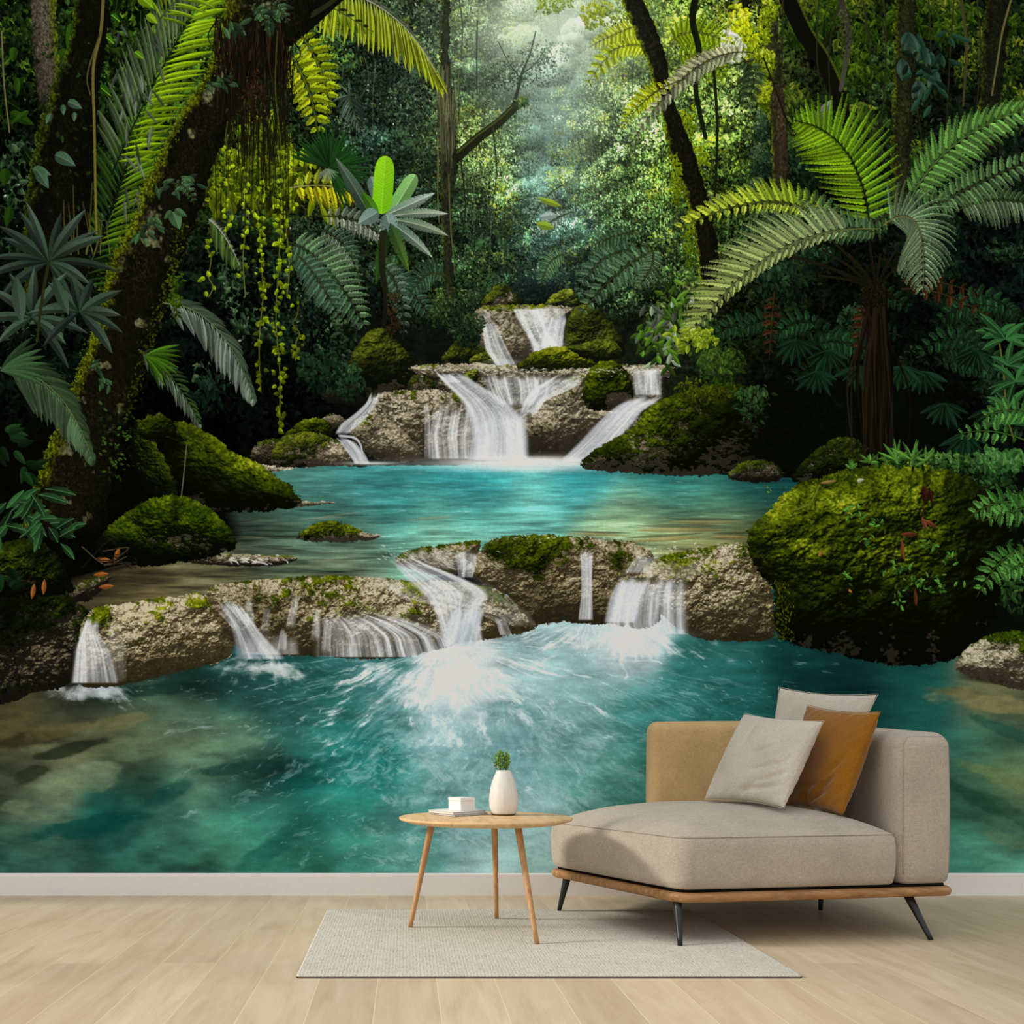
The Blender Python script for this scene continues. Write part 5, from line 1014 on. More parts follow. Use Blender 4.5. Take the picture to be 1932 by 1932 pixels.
def wood(name, dark, mid, light, axis=(1, 1, .05), scale=40, rough=.5):
    m, nt, b = newmat(name, rough, .35); L = nt.links.new
    v = coords(nt, axis); n = noise(nt, v, scale, 6, .65, .6); r = ramp_node(nt, [(.3, dark), (.5, mid), (.72, light)])
    L(n.outputs[0], r.inputs[0]); L(r.outputs[0], b.inputs['Base Color']); bump(nt, b, n.outputs[0], .08, .001); return m
def plain(name, c, rough=.5, spec=.4, ns=30, amt=.08, bs=.05):
    m, nt, b = newmat(name, rough, spec); L = nt.links.new
    v = coords(nt); n = noise(nt, v, ns, 4); d = tuple(x * (1 - amt) for x in c); l = tuple(min(255, x * (1 + amt)) for x in c)
    r = ramp_node(nt, [(.3, d), (.7, l)]); L(n.outputs[0], r.inputs[0]); L(r.outputs[0], b.inputs['Base Color']); bump(nt, b, n.outputs[0], bs, .001); return m

def mesh(name, verts, faces, mat, parent=None, smooth_=True, loc=None):
    """links one mesh object; world coordinates in, origin moved to loc"""
    me = bpy.data.meshes.new(name)
    o = bpy.data.objects.new(name, me); COL.objects.link(o)
    base = Vector(loc) if loc is not None else Vector((0, 0, 0)); q = parent
    while q is not None: base += q.location; q = q.parent
    me.from_pydata([tuple(Vector(v) - base) for v in verts], [], faces); me.validate()
    if smooth_: me.polygons.foreach_set('use_smooth', [True] * len(me.polygons))
    me.materials.append(mat); me.update()
    if parent is not None: o.parent = parent
    else: o.location = base
    return o
def empty(name, loc):
    o = bpy.data.objects.new(name, None); COL.objects.link(o); o.location = loc; o.empty_display_size = .1; return o
def tag(o, label, cat=None, kind=None, group=None):
    if label: o['label'] = label
    if cat: o['category'] = cat
    if kind: o['kind'] = kind
    if group: o['group'] = group
    return o
def loft(rings, cap0=True, cap1=True):
    V = []; F = []; n = len(rings[0])
    for r in rings: V += [tuple(p) for p in r]
    for k in range(len(rings) - 1):
        for i in range(n):
            j = (i + 1) % n; F.append((k * n + i, k * n + j, (k + 1) * n + j, (k + 1) * n + i))
    if cap0: F.append(tuple(range(n - 1, -1, -1)))
    if cap1: F.append(tuple((len(rings) - 1) * n + i for i in range(n)))
    return V, F
def roundpoly(corners, radii, seg=10, sub=6):
    """rounded outline, counter-clockwise: [(point, outward normal)]"""
    out = []; n = len(corners)
    for i in range(n):
        P = Vector(corners[i]); A = Vector(corners[i - 1]); B = Vector(corners[(i + 1) % n]); r = radii[i]
        a = (A - P).normalized(); b = (B - P).normalized(); ang = a.angle(b); t = r / math.tan(ang / 2)
        c = P + (a + b).normalized() * (r / math.sin(ang / 2)); s = P + a * t; e = P + b * t
        v0 = s - c; v1 = e - c; tot = v0.angle(v1)
        for k in range(seg + 1):
            f = k / seg; w0 = math.sin((1 - f) * tot) / math.sin(tot); w1 = math.sin(f * tot) / math.sin(tot)
            v = v0 * w0 + v1 * w1; out.append((c + v, v.normalized()))
    res = []
    for i in range(len(out)):
        res.append(out[i]); p, q = out[i][0], out[(i + 1) % len(out)][0]
        if (q - p).length > .05:
            for k in range(1, sub): f = k / sub; res.append((p.lerp(q, f), out[i][1].lerp(out[(i + 1) % len(out)][1], f).normalized()))
    return res
def tube(pts, r, seg=8, closed=False, r1=None):
    P = [Vector(p) for p in pts]; n = len(P); rings = []
    up = Vector((0, 0, 1)); prev = None
    for i in range(n):
        d = (P[(i + 1) % n] - P[i - 1]) if closed or 0 < i < n - 1 else (P[1] - P[0] if i == 0 else P[-1] - P[-2])
        d.normalize(); u = d.cross(up) if prev is None else prev - d * prev.dot(d)
        if u.length < 1e-4: u = d.cross(Vector((1, 0, 0)))
        u.normalize(); prev = u; v = d.cross(u); rr = r if r1 is None else r + (r1 - r) * i / (n - 1)
        rings.append([P[i] + (u * math.cos(k / seg * 2 * math.pi) + v * math.sin(k / seg * 2 * math.pi)) * rr for k in range(seg)])
    if closed:
        V, F = loft(rings, False, False); m = len(V); 
        for k in range(seg): j = (k + 1) % seg; F.append(((n - 1) * seg + k, (n - 1) * seg + j, j, k))
        return V, F
    return loft(rings)
def lathe(cx, cy, prof, seg=48):
    return loft([[(cx + r * math.cos(k / seg * 2 * math.pi), cy + r * math.sin(k / seg * 2 * math.pi), z) for k in range(seg)] for r, z in prof])
def obox(c, ux, uy, z0, z1, bev=.002):
    """upright box from a corner and two plan edges, edges eased"""
    c = Vector((*c, 0)); ux = Vector((*ux, 0)); uy = Vector((*uy, 0)); a = ux.normalized() * bev; b = uy.normalized() * bev
    R = []
    for z, k in ((z0, 1), (z0 + bev, 0), (z1 - bev, 0), (z1, 1)):
        A, B = a * k, b * k; q = [c + A + b, c + a + B, c + ux - a + B, c + ux - A + b, c + ux + uy - A - b, c + ux + uy - a - B, c + uy + a - B, c + uy + A - b]
        R.append([(p.x, p.y, z) for p in q])
    return loft(R)
# ------------------------------------------------------------------ room
WALL_Y = 5.647
def build_room():
    m, nt, b = newmat('oak_planks', .42, .35); L = nt.links.new
    tc = N(nt, 'ShaderNodeTexCoord'); mp = N(nt, 'ShaderNodeMapping'); L(tc.outputs['Object'], mp.inputs[0])
    mp.inputs['Rotation'].default_value = (0, 0, math.pi / 2); mp.inputs['Location'].default_value = (.35, .093, 0)
    br = N(nt, 'ShaderNodeTexBrick'); L(mp.outputs[0], br.inputs['Vector']); br.offset = .37; br.offset_frequency = 2
    br.inputs['Scale'].default_value = 1; br.inputs['Brick Width'].default_value = 2.6; br.inputs['Row Height'].default_value = .197
    br.inputs['Mortar Size'].default_value = .0011; br.inputs['Mortar Smooth'].default_value = .3
    br.inputs['Color1'].default_value = (0, 0, 0, 1); br.inputs['Color2'].default_value = (1, 1, 1, 1); br.inputs['Mortar'].default_value = (.5, .5, .5, 1)
    # grain follows each board, shifted by the board's own value
    sc = N(nt, 'ShaderNodeVectorMath', operation='MULTIPLY_ADD'); L(br.outputs['Color'], sc.inputs[0]); sc.inputs[1].default_value = (7, 13, 5); L(tc.outputs['Object'], sc.inputs[2])
    m2 = N(nt, 'ShaderNodeMapping'); L(sc.outputs[0], m2.inputs[0]); m2.inputs['Scale'].default_value = (1, .16, 1)
    g1 = noise(nt, m2, 9, 5, .6, 1.1); m3 = N(nt, 'ShaderNodeMapping'); L(sc.outputs[0], m3.inputs[0]); m3.inputs['Scale'].default_value = (1, .035, 1)
    g2 = noise(nt, m3, 120, 4, .7)
    wv = N(nt, 'ShaderNodeTexWave', wave_type='RINGS', rings_direction='Y'); L(m2.outputs[0], wv.inputs['Vector']); wv.inputs['Scale'].default_value = 5; wv.inputs['Distortion'].default_value = 9; wv.inputs['Detail'].default_value = 3; wv.inputs['Detail Scale'].default_value = 1.4
    a1 = N(nt, 'ShaderNodeMath', operation='MULTIPLY_ADD'); L(g1.outputs[0], a1.inputs[0]); a1.inputs[1].default_value = .62
    a0 = N(nt, 'ShaderNodeMath', operation='MULTIPLY'); L(g2.outputs[0], a0.inputs[0]); a0.inputs[1].default_value = .34; L(a0.outputs[0], a1.inputs[2])
    a2 = N(nt, 'ShaderNodeMath', operation='MULTIPLY_ADD'); L(wv.outputs[1], a2.inputs[0]); a2.inputs[1].default_value = .05; L(a1.outputs[0], a2.inputs[2])
    r = ramp_node(nt, [(.28, (184, 163, 132)), (.5, (202, 183, 154)), (.72, (214, 198, 171))]); L(a2.outputs[0], r.inputs[0])
    rb = ramp_node(nt, [(0, (238, 234, 230)), (1, (255, 253, 250))]); L(br.outputs['Color'], rb.inputs[0])
    mu = N(nt, 'ShaderNodeMix', data_type='RGBA', blend_type='MULTIPLY'); mu.inputs[0].default_value = 1; L(r.outputs[0], mu.inputs[6]); L(rb.outputs[0], mu.inputs[7])
    mo = N(nt, 'ShaderNodeMix', data_type='RGBA'); L(br.outputs['Fac'], mo.inputs[0]); L(mu.outputs[2], mo.inputs[6]); mo.inputs[7].default_value = (*lin((226, 208, 172)), 1)
    L(mo.outputs[2], b.inputs['Base Color']); bump(nt, b, a2.outputs[0], .05, .001)
    x0, x1, y0 = -4.2, 5.4, -2.0
    V, F = loft([[(x0, y0, z), (x1, y0, z), (x1, WALL_Y + .1, z), (x0, WALL_Y + .1, z)] for z in (-.04, 0)])
    tag(mesh('floor', V, F, m, smooth_=False), 'pale oak plank floor', kind='structure')
    pm = plain('white_wall_paint', (236, 232, 226), .8, .2, amt=.012, bs=.02)
    V, F = loft([[(x0, WALL_Y, z), (x1, WALL_Y, z), (x1, WALL_Y + .12, z), (x0, WALL_Y + .12, z)] for z in (0, 5.1)])
    tag(mesh('wall_back', V, F, pm, smooth_=False), 'back wall', kind='structure')
    # unseen left wall, added so its tall window opening limits the low sun
    lw = [((-3.42, -2.0), (-3.30, WALL_Y), 2.95, 5.1), ((-3.42, -2.0), (-3.30, -1.2), 0, 2.95), ((-3.42, 5.35), (-3.30, WALL_Y), 0, 2.95)]
    V = []; F = []
    for (ax, ay), (bx_, by), z0, z1 in lw:
        k = len(V); v, f = loft([[(ax, ay, z), (bx_, ay, z), (bx_, by, z), (ax, by, z)] for z in (z0, z1)]); V += v; F += [tuple(i + k for i in q) for q in f]
    tag(mesh('wall_left_unseen', V, F, pm, smooth_=False), 'unseen left wall added to limit the sun through a tall window opening', kind='structure')
    wf = plain('window_frame_paint', (232, 228, 222), .5, .3, amt=.01, bs=.01); V = []; F = []
    for a, b_, c, d in [((-3.39, y), (-3.33, y + .06), 0, 2.95) for y in (-1.2, .4, 2.0, 3.6, 5.29)] + [((-3.39, -1.2), (-3.33, 5.35), z, z + .06) for z in (0, 2.89)]:  # unseen frame; bars added for soft streaks of shade on the floor
        k = len(V); v, f = loft([[(a[0], a[1], z), (b_[0], a[1], z), (b_[0], b_[1], z), (a[0], b_[1], z)] for z in (c, d)]); V += v; F += [tuple(i + k for i in q) for q in f]
    tag(mesh('window_unseen_1', V, F, wf, smooth_=False), 'unseen tall white-framed window on the left, bars added to streak the sun', kind='structure')
    bm = plain('baseboard_paint', (233, 227, 220), .55, .3, amt=.01, bs=.01)
    prof = [(0, 0), (-.016, 0), (-.016, .108), (-.013, .114), (-.006, .1165), (0, .1165)]
    V, F = loft([[(x, WALL_Y + a, z) for a, z in prof] for x in (x0, x1)])
    tag(mesh('baseboard_back', V, F, bm, smooth_=False), 'off-white baseboard', kind='structure')

def build_mural():
    paint_all()
    ys = np.arange(0, CH); xs = np.concatenate([np.arange(0, MX, 3), np.arange(MX, MX + 1932), np.arange(MX + 1932, CW, 3)])
    C = CV[np.ix_(ys, xs)] / 255.0
    C = np.where(C <= .04045, C / 12.92, ((C + .055) / 1.055) ** 2.4).astype(np.float32)
    C = np.minimum(C * 1.13, .93)                 # the room's light on this wall is a little under full; the print makes up for it
    h, w = C.shape[:2]
    X, Z = np.meshgrid((xs - MX + .5 - 765) * WALL_Y / 2040, .8 - (ys - MY + .5 - 1400) * WALL_Y / 2040)
    Y = np.full(X.shape, WALL_Y - .004); Y[0, :] = Y[-1, :] = WALL_Y - .0005; Y[:, 0] = Y[:, -1] = WALL_Y - .0005
    co = np.stack([X, Y, Z], -1).reshape(-1, 3).astype(np.float32)
    base = np.array((X.mean(), WALL_Y - .004, Z.min()), np.float32); co -= base
    i = np.arange(w * h, dtype=np.int32).reshape(h, w)
    q = np.stack([i[:-1, :-1], i[1:, :-1], i[1:, 1:], i[:-1, 1:]], -1).reshape(-1)
    me = bpy.data.meshes.new('mural'); me.vertices.add(w * h); me.vertices.foreach_set('co', co.ravel())
    me.loops.add(len(q)); me.loops.foreach_set('vertex_index', q)
    me.polygons.add(len(q) // 4); me.polygons.foreach_set('loop_start', np.arange(0, len(q), 4, dtype=np.int32)); me.update(calc_edges=True)
    a = me.color_attributes.new('print', 'FLOAT_COLOR', 'POINT'); c4 = np.ones((h * w, 4), np.float32); c4[:, :3] = C.reshape(-1, 3)
    a.data.foreach_set('color', c4.ravel())
    m, nt, b = newmat('printed_wallpaper', .9, .0)
    n = N(nt, 'ShaderNodeAttribute'); n.attribute_name = 'print'
    nt.links.new(n.outputs['Color'], b.inputs['Base Color'])
    me.materials.append(m); o = bpy.data.objects.new('mural', me); COL.objects.link(o); o.location = base
    tag(o, 'wall-sized printed mural of a jungle stream with waterfalls and turquoise pools', 'wall mural')

def build_rug():
    m, nt, b = newmat('woven_rug', .98, .05); L = nt.links.new
    v = coords(nt, (1, .12, 1)); n1 = noise(nt, v, 260, 3, .7)
    vv = coords(nt); wv = N(nt, 'ShaderNodeTexWave', wave_type='BANDS', bands_direction='X'); L(vv.outputs[0], wv.inputs['Vector']); wv.inputs['Scale'].default_value = 26; wv.inputs['Distortion'].default_value = 5; wv.inputs['Detail'].default_value = 3; wv.inputs['Detail Scale'].default_value = 6
    n2 = noise(nt, vv, 420, 2, .8); n3 = noise(nt, vv, 9, 4, .6)
    a = N(nt, 'ShaderNodeMath', operation='MULTIPLY_ADD'); L(wv.outputs[1], a.inputs[0]); a.inputs[1].default_value = .17; L(n1.outputs[0], a.inputs[2])
    c = N(nt, 'ShaderNodeMath', operation='MULTIPLY_ADD'); L(n2.outputs[0], c.inputs[0]); c.inputs[1].default_value = .6; L(a.outputs[0], c.inputs[2])
    d = N(nt, 'ShaderNodeMath', operation='MULTIPLY_ADD'); L(n3.outputs[0], d.inputs[0]); d.inputs[1].default_value = .25; L(c.outputs[0], d.inputs[2])
    e = N(nt, 'ShaderNodeMath', operation='MULTIPLY'); L(d.outputs[0], e.inputs[0]); e.inputs[1].default_value = .62
    r = ramp_node(nt, [(.38, (132, 126, 114)), (.52, (176, 169, 155)), (.68, (206, 200, 187))]); L(e.outputs[0], r.inputs[0]); L(r.outputs[0], b.inputs['Base Color'])
    bump(nt, b, d.outputs[0], .8, .003)
    x0, x1, y0, y1 = -.37, 1.345, 3.66, 5.10
    R = roundpoly([(x0, y0), (x1, y0), (x1, y1), (x0, y1)], [.014] * 4, 4, 1)
    o = empty('area_rug', ((x0 + x1) / 2, (y0 + y1) / 2, 0)); tag(o, 'light grey-beige ribbed rectangular rug on the oak floor under table and daybed', 'rug')
    V, F = loft([[(p.x - n_.x * i, p.y - n_.y * i, z) for p, n_ in R] for z, i in ((.0005, .004), (.003, 0), (.0085, 0), (.0115, .003), (.0125, .010))])
    mesh('pile', V, F, m, o)
    dm = plain('rug_backing', (74, 58, 46), .95, .05)
    V, F = loft([[(p.x - n_.x * i, p.y - n_.y * i, z) for p, n_ in R] for z, i in ((.0002, -.001), (.0042, -.0012))]); mesh('bound_edge', V, F, dm, o)

def build_table():
    w_ = wood('pale_oak_top', (190, 152, 104), (212, 174, 124), (226, 192, 144), (1, .12, 1), 30); w2 = wood('oak_leg', (160, 114, 70), (184, 138, 90), (202, 158, 110), (1, 1, .1), 60)
    cx, cy, R = .337, 4.55, .3645
    o = empty('side_table', (cx, cy, 0)); tag(o, 'round pale oak side table on three splayed legs standing on the rug', 'table')
    V, F = lathe(cx, cy, [(.05, .452), (R * .62, .455), (R - .045, .461), (R - .004, .474), (R, .479), (R - .001, .484), (R - .006, .486), (R * .6, .486), (.05, .486)], 96); mesh('tabletop', V, F, w_, o)
    for (fx, fy), (tx, ty) in (((.020, 4.597), (.112, 4.575)), ((.407, 4.828), (.388, 4.72)), ((.513, 4.217), (.455, 4.38))):
        a = Vector((fx, fy, .0125)); b_ = Vector((tx, ty, .462)); pts = [a.lerp(b_, k / 8) for k in range(9)]
        V, F = tube(pts, .0095, 16, r1=.0148); mesh('leg', V, F, w2, o)

def build_tabletop_things():
    z = .4865
    # two thin books, a lidded box, a vase with sprigs
    wh = plain('book_cover_white', (222, 218, 212), .5, .3, amt=.02, bs=.01); gr = plain('book_cover_grey', (150, 146, 144), .5, .3); pg = plain('book_pages', (206, 200, 190), .8, .1)
    def book(name, c, ux, uy, z0, t, cover, label):
        o = empty(name, (c[0], c[1], z0)); tag(o, label, 'book', group='books on the side table')
        U = Vector((*ux,)); W = Vector((*uy,)); a = U.normalized(); d = W.normalized()
        for zz in (z0, z0 + t - .0016):
            V, F = obox(c, ux, uy, zz, zz + .0016, .0004); mesh('cover', V, F, cover, o, False)
        ci = Vector(c) + a * .003 + d * .003; V, F = obox(ci, U - a * .006, W - d * .006, z0 + .0016, z0 + t - .0016, .0003); mesh('page_block', V, F, pg, o, False)
        return o
    book('book', (.207, 4.522), (.150, .148), (-.098, .168), z, .0085, gr, 'thin grey-covered book, lower of the pair on the side table')
    book('book', (.200, 4.530), (.150, .150), (-.102, .170), z + .0086, .0110, wh, 'thin white-covered book under the small white box')
    V, F = obox((.2365, 4.612), (.0625, .040), (-.050, .078), z + .0198, z + .0198 + .046, .0015)
    bx = empty('small_box', (.2365, 4.612, z + .0198)); tag(bx, 'small plain white box standing on the white book', 'box')
    wm = plain('box_white', (224, 219, 212), .6, .25, amt=.015, bs=.01)
    V, F = obox((.2365, 4.612), (.0625, .040), (-.050, .078), z + .0198, z + .0198 + .040, .001); mesh('box_body', V, F, wm, bx, False)
    V, F = obox((.2358, 4.6115), (.0637, .041), (-.051, .0795), z + .0202 + .040, z + .0205 + .054, .0012); mesh('box_lid', V, F, wm, bx, False)
    vx, vy = .422, 4.652
    m, nt, b = newmat('stoneware_glaze', .5, .35); L = nt.links.new
    v = coords(nt, (1, 1, .12)); n1 = noise(nt, v, 70, 4, .7); v2 = coords(nt); n2 = noise(nt, v2, 130, 3, .6)
    r = ramp_node(nt, [(.3, (212, 205, 193)), (.5, (221, 215, 205)), (.7, (228, 223, 214))]); L(n1.outputs[0], r.inputs[0]); L(r.outputs[0], b.inputs['Base Color']); bump(nt, b, n1.outputs[0], .35, .002)
    prof = [(.010, 0), (.044, 0), (.050, .003), (.0565, .014), (.0605, .035), (.0625, .060), (.0615, .085), (.0575, .112), (.0510, .138), (.0435, .160), (.0355, .178), (.0315, .187), (.0300, .192), (.0285, .193), (.0262, .190), (.0255, .175), (.030, .150), (.01, .148)]
    o = empty('ceramic_vase', (vx, vy, z)); tag(o, 'matte white bottle-shaped stoneware vase holding green sprigs on the side table', 'vase')
    V, F = lathe(vx, vy, [(a, z + h) for a, h in prof], 56); mesh('vase_body', V, F, m, o)
    V, F = lathe(vx, vy, [(.0440, z + .0002), (.0503, z + .0026), (.0535, z + .0062), (.0500, z + .0062)], 56); mesh('bare_clay_foot', V, F, plain('bare_clay', (112, 98, 78), .8, .1), o)
    # sprigs: short stems with thick pointed leaves
    g1 = plain('sprig_leaf', (104, 142, 64), .6, .3, 90, .35); g2 = plain('sprig_stem', (84, 104, 50), .7, .2)
    o = empty('green_sprigs', (vx, vy, z + .165)); tag(o, 'bunch of small-leaved green sprigs standing in the white vase', 'plant')
    rs = np.random.default_rng(11); LV = []; LF = []
    def lf(p, d, L_, w_):
        d = Vector(d).normalized(); s = d.cross(Vector((0, 0, 1))); s = s.normalized() if s.length > .05 else Vector((1, 0, 0)); u = s.cross(d); k = len(LV)
        for f, wd in ((0, .15), (.3, .85), (.6, 1), (.85, .55), (1, .04)):
            c = Vector(p) + d * L_ * f - Vector((0, 0, 1)) * L_ * .12 * f * f
            for sx, uz in ((-1, .10), (0, -.22), (1, .10), (0, .28)): LV.append(c + s * sx * w_ * wd * .5 + u * uz * w_ * wd)
        for q in range(4):
            for e in range(4): LF.append((k + q * 4 + e, k + q * 4 + (e + 1) % 4, k + q * 4 + 4 + (e + 1) % 4, k + q * 4 + 4 + e))
        LF.append((k + 16, k + 17, k + 18, k + 19))
    for i in range(17):
        a = rs.uniform(0, 6.28); rr = rs.uniform(.2, 1); tip = Vector((vx + .060 * rr * math.cos(a), vy + .060 * rr * math.sin(a), z + .193 + rs.uniform(.045, .078) * (1.12 - .25 * rr)))
        bs_ = Vector((vx + .012 * math.cos(a), vy + .012 * math.sin(a), z + .166)); pts = [bs_.lerp(tip, k / 5) for k in range(6)]
        V, F = tube(pts, .0014, 6, r1=.0009); mesh('stem', V, F, g2, o)
        for k in range(13):
            f = rs.uniform(.35, 1); p = bs_.lerp(tip, f); b2 = rs.uniform(0, 6.28); lf(p, (math.cos(b2), math.sin(b2), rs.uniform(.5, 2.2)), rs.uniform(.013, .021), rs.uniform(.009, .013))
    mesh('leaves', LV, LF, g1, o)

def build_sofa():
    beige = fabric('beige_upholstery', (150, 137, 121), (182, 168, 151), (201, 188, 171), 480); 
    tan = fabric('tan_upholstery', (176, 141, 92), (203, 168, 117), (217, 185, 136), 480)
    wd = wood('walnut_oak_frame', (128, 88, 50), (158, 114, 70), (182, 138, 92), (.1, 1, 1), 50, .45); blk = plain('black_metal', (24, 24, 25), .35, .5, amt=.05); dk = plain('shadow_gap_black', (18, 16, 14), .8, .1); pipe = fabric('beige_piping', (146, 134, 117), (170, 157, 140), (188, 175, 158), 400)
    A, B, C, D, E = (1.062, 4.195), (2.245, 4.415), (2.285, 5.49), (.955, 5.47), (.668, 5.06)
    R = roundpoly([A, B, C, D, E], [.10, .05, .05, .14, .10], 10, 6)
    o = empty('daybed', (1.5, 4.85, 0)); tag(o, 'beige upholstered daybed with low back and one arm on a wooden frame with black legs', 'sofa')
    V, F = loft([[(p.x - n.x * i, p.y - n.y * i, z) for p, n in R] for z, i in ((.1700, .06), (.1705, .018), (.176, .005), (.190, 0), (.202, .004), (.209, .016), (.2095, .06))]); mesh('frame', V, F, wd, o)
    V, F = loft([[(p.x - n.x * i, p.y - n.y * i, z) for p, n in R] for z, i in ((.2090, .03), (.2200, .03))]); mesh('shadow_gap', V, F, dk, o)
    # seat cushion
    RS = roundpoly([(1.066, 4.20), (1.985, 4.368), (2.02, 5.33), (1.02, 5.42), (.662, 5.055)], [.075, .03, .03, .20, .10], 10, 8)
    cen = Vector((1.42, 4.90)); rings = []
    for z, i in ((.220, .035), (.2215, .022), (.230, .008), (.26, .001), (.32, -.004), (.38, -.003), (.412, .002), (.4225, .008), (.4265, .011)):
        rings.append([(p.x - n.x * i, p.y - n.y * i, z) for p, n in RS])
    for s in (.015, .04, .08, .14, .21, .30, .40, .52, .66, .82, .95):
        h = .4275 + .100 * (1 - (1 - s) ** 3.2)
        rings.append([(*(Vector((p.x - n.x * .011, p.y - n.y * .011)).lerp(cen, s)), h) for p, n in RS])
    V, F = loft(rings); st = mesh('seat_cushion', V, F, beige, o)
    V, F = tube([(p.x - n.x * .0085, p.y - n.y * .0085, .4262) for p, n in RS], .0019, 6, True); mesh('piping', V, F, pipe, st)
    # arm on the right: top climbs a little towards the back
    def block(name, corners, radii, zt, slope, y0, mat, r=.055, bot=.2212, bul=.004):
        Q = roundpoly(corners, radii, 10, 6); rings = []
        for z, i in ((bot, .03), (bot + .002, .018), (bot + .012, .005), (bot + .04, 0)): rings.append([(p.x - n.x * i, p.y - n.y * i, z) for p, n in Q])
        for k in range(1, 7): f = k / 7; rings.append([(p.x + n.x * bul * math.sin(f * math.pi), p.y + n.y * bul * math.sin(f * math.pi), bot + .04 + (zt - r - bot - .04) * f + slope * (p.y - y0) * f) for p, n in Q])
        for k in range(0, 9):
            a = k / 8 * math.pi / 2; i = r * (1 - math.cos(a)); rings.append([(p.x - n.x * i, p.y - n.y * i, zt - r + r * math.sin(a) + slope * (p.y - n.y * i - y0)) for p, n in Q])
        q = rings[-1]; c = sum((Vector(v) for v in q), Vector()) / len(q)
        for s in (.3, .6, .9): rings.append([tuple(Vector((*(Vector(v[:2]).lerp(c.xy, s)), 0)) + Vector((0, 0, zt + .004 * math.sin(s * 1.5) + slope * (Vector(v[:2]).lerp(c.xy, s).y - y0)))) for v in q])
        V, F = loft(rings); return mesh(name, V, F, mat, o)
    ar = block('armrest', [(1.99, 4.372), (2.236, 4.420), (2.272, 5.46), (2.025, 5.46)], [.062, .062, .06, .06], .838, .045, 4.4, beige, .062)
    # seam round the arm's front face, lying on its rounded edges
    Q = roundpoly([(1.99, 4.372), (2.236, 4.420), (2.272, 5.46), (2.025, 5.46)], [.062, .062, .06, .06], 10, 6); bot, zt, r = .2212, .838, .062
    def on(q, z=None, a=None):
        p, n = q
        if a is None:
            f = max(0, (z - bot - .04) / (zt - r - bot - .04)); k = .004 * math.sin(f * math.pi) + .0006
            return (p.x + n.x * k, p.y + n.y * k, z + .045 * (p.y - 4.4) * f)
        i = r * (1 - math.cos(a)) - .0006; return (p.x - n.x * i, p.y - n.y * i, zt - r + r * math.sin(a) + .045 * (p.y - 4.4))
    nL, A_ = 6, math.radians(48); nR = min(range(11, 40), key=lambda k: abs(math.atan2(Q[k][1].y, Q[k][1].x) + math.radians(36)))
    pts = [on(Q[nL], z) for z in np.linspace(.262, zt - r, 12)] + [on(Q[nL + (1 if k > 2 else 0)], a=A_ * k / 5) for k in range(1, 5)] + [on(Q[k], a=A_) for k in range(nL + 2, nR - 1)] + [on(Q[nR - (1 if k > 2 else 0)], a=A_ * k / 5) for k in range(4, 0, -1)] + [on(Q[nR], z) for z in np.linspace(zt - r, .262, 12)]
    V, F = tube(pts, .0018, 6); mesh('piping', V, F, pipe, ar)
    bk = block('backrest', [(1.215, 5.345), (2.06, 5.345), (2.06, 5.49), (1.215, 5.49)], [.05, .03, .03, .05], .902, 0, 5.4, tan, .05)
    # legs
    for f, t in (((1.063, 4.185, .0125), (1.072, 4.262, .171)), ((.718, 5.053, .0125), (.752, 5.03, .171)), ((2.122, 4.364, 0), (2.075, 4.47, .171)), ((1.976, 5.148, 0), (1.976, 5.13, .171))):
        a = Vector(f); b_ = Vector(t); V, F = tube([a.lerp(b_, k / 6) for k in range(7)], .0095, 16, r1=.0185); mesh('leg', V, F, blk, o)
    return o

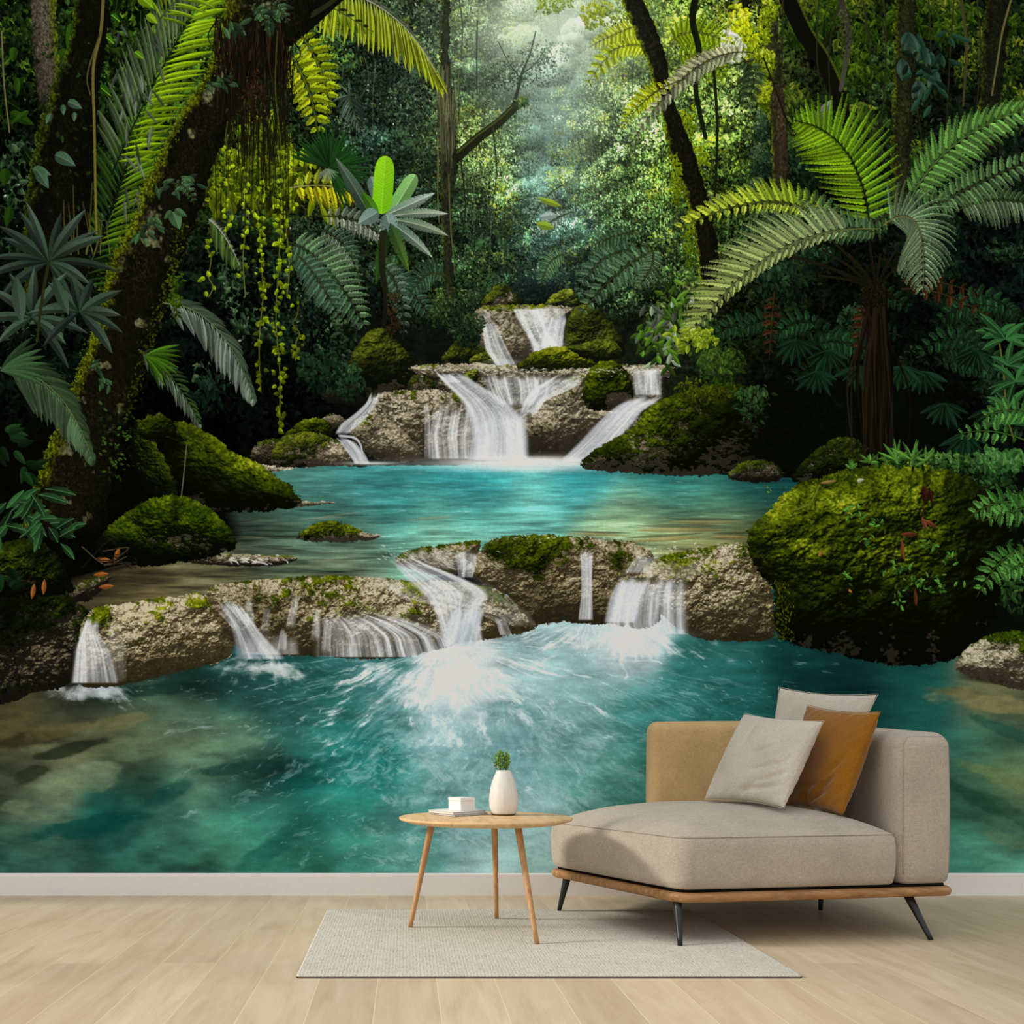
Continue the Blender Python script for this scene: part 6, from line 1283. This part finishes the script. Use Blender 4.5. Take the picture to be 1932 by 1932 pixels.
def pillow(name, label, BL, BR, TR, TL, T, mat, pmat, seed, creases=(), group=None):
    P = [Vector(v) for v in (BL, BR, TR, TL)]; n = 40; r = np.random.default_rng(seed)
    nrm = ((P[1] - P[0]).cross(P[3] - P[0])).normalized()
    if nrm.y > 0: nrm = -nrm
    cen = sum(P, Vector()) / 4; ph = r.uniform(0, 6, 8)
    def base(u, v):
        p = P[0] * (1 - u) * (1 - v) + P[1] * u * (1 - v) + P[2] * u * v + P[3] * (1 - u) * v
        k = .055 * (math.sin(math.pi * u) * (2 * v - 1) ** 4 * abs(2 * v - 1)) ; k2 = .055 * (math.sin(math.pi * v) * (2 * u - 1) ** 4 * abs(2 * u - 1))
        p = p + (P[0] - P[3]).normalized() * (k * .5 * (1 if v > .5 else -1)) * (P[3] - P[0]).length * 1.2
        p = p + (P[0] - P[1]).normalized() * (k2 * .5 * (1 if u > .5 else -1)) * (P[1] - P[0]).length * 1.2
        return p
    def th(u, v, s):
        a = max(0, 1 - (2 * u - 1) ** 2); b = max(0, 1 - (2 * v - 1) ** 2)
        t = T * (a * b) ** .46
        t += .0045 * math.sin(9 * u + ph[0] + 4 * v) * math.sin(7 * v + ph[1]) * (a * b) ** .5
        for (cu, cv, ang, L_, w_, d) in creases:
            if s < 0: break
            x = (u - cu) * math.cos(ang) + (v - cv) * math.sin(ang); y = -(u - cu) * math.sin(ang) + (v - cv) * math.cos(ang)
            t -= 1.9 * d * math.exp(-(y / w_) ** 2 - (x / L_) ** 2)
        e = min(u, 1 - u, v, 1 - v); t += .004 * math.sin((u - v) * 46 + ph[2]) * math.exp(-e * 16) * (1 if e > .01 else 0)
        return max(t, 0)
    V = []; F = []
    for s in (1, -1):
        for j in range(n + 1):
            for i in range(n + 1):
                u, v = i / n, j / n; u = .5 - .5 * math.cos(math.pi * u) if False else u
                V.append(base(u, v) + nrm * (s * th(u, v, s)))
    m = (n + 1) ** 2
    for j in range(n):
        for i in range(n):
            a = j * (n + 1) + i; F.append((a, a + 1, a + n + 2, a + n + 1)); a += m; F.append((a + n + 1, a + n + 2, a + 1, a))
    low = min(P, key=lambda q: q.z); o = empty(name, (cen.x, cen.y, low.z)); tag(o, label, 'cushion', group=group)
    c = mesh('cover', V, F, mat, o)
    bm_ = c.modifiers.new('weld', 'WELD'); bm_.merge_threshold = .0004; sb = c.modifiers.new('soft', 'SUBSURF'); sb.levels = sb.render_levels = 1
    E = [base(i / n, 0) for i in range(n)] + [base(1, i / n) for i in range(n)] + [base(1 - i / n, 1) for i in range(n)] + [base(0, 1 - i / n) for i in range(n)]
    V, F = tube(E, .0011, 6, True); mesh('piping', V, F, pmat, o)
    return o

def build_pillows():
    lin_ = fabric('linen_cover', (172, 161, 144), (206, 195, 178), (224, 214, 198), 600, .5); pm = fabric('linen_piping', (196, 186, 170), (214, 205, 190), (226, 218, 204), 500)
    oc = fabric('ochre_velvet', (116, 74, 12), (148, 95, 17), (170, 114, 28), 600, .35, .3); op = fabric('ochre_piping', (108, 66, 14), (138, 86, 20), (158, 104, 32), 500)
    pillow('throw_pillow', 'light beige linen throw pillow tucked behind the ochre one', (1.71, 5.20, .515), (1.90, 4.86, .505), (2.099, 4.80, 1.014), (1.824, 5.28, 1.068), .065, lin_, lin_, 3, group='pillows on the daybed')
    pillow('throw_pillow', 'ochre-brown throw pillow leaning on the daybed arm', (1.72, 4.90, .508), (1.812, 4.48, .496), (1.978, 4.50, .928), (1.835, 4.94, .970), .070, oc, oc, 5, [(.62, .12, .5, .16, .022, .014), (.72, .24, .7, .14, .02, .012), (.45, .10, 1.2, .12, .03, .010), (.80, .42, .9, .12, .022, .010), (.52, .22, .2, .14, .022, .008), (.30, .40, 1.3, .16, .03, .006)], group='pillows on the daybed')
    pillow('throw_pillow', 'light beige linen throw pillow in front of the ochre one', (1.366, 4.95, .536), (1.575, 4.50, .524), (1.781, 4.60, .890), (1.560, 4.98, .932), .078, lin_, lin_, 7, [(.72, .16, .25, .18, .02, .014), (.80, .28, .5, .16, .018, .013), (.70, .38, .4, .14, .018, .010), (.60, .55, .5, .12, .02, .008), (.35, .72, 1.5, .12, .03, .006), (.55, .10, .9, .10, .02, .010), (.86, .45, 1.1, .12, .02, .008)], group='pillows on the daybed')

build_room()
build_mural()
build_sofa()
build_rug()
build_table()
build_pillows()
build_tabletop_things()
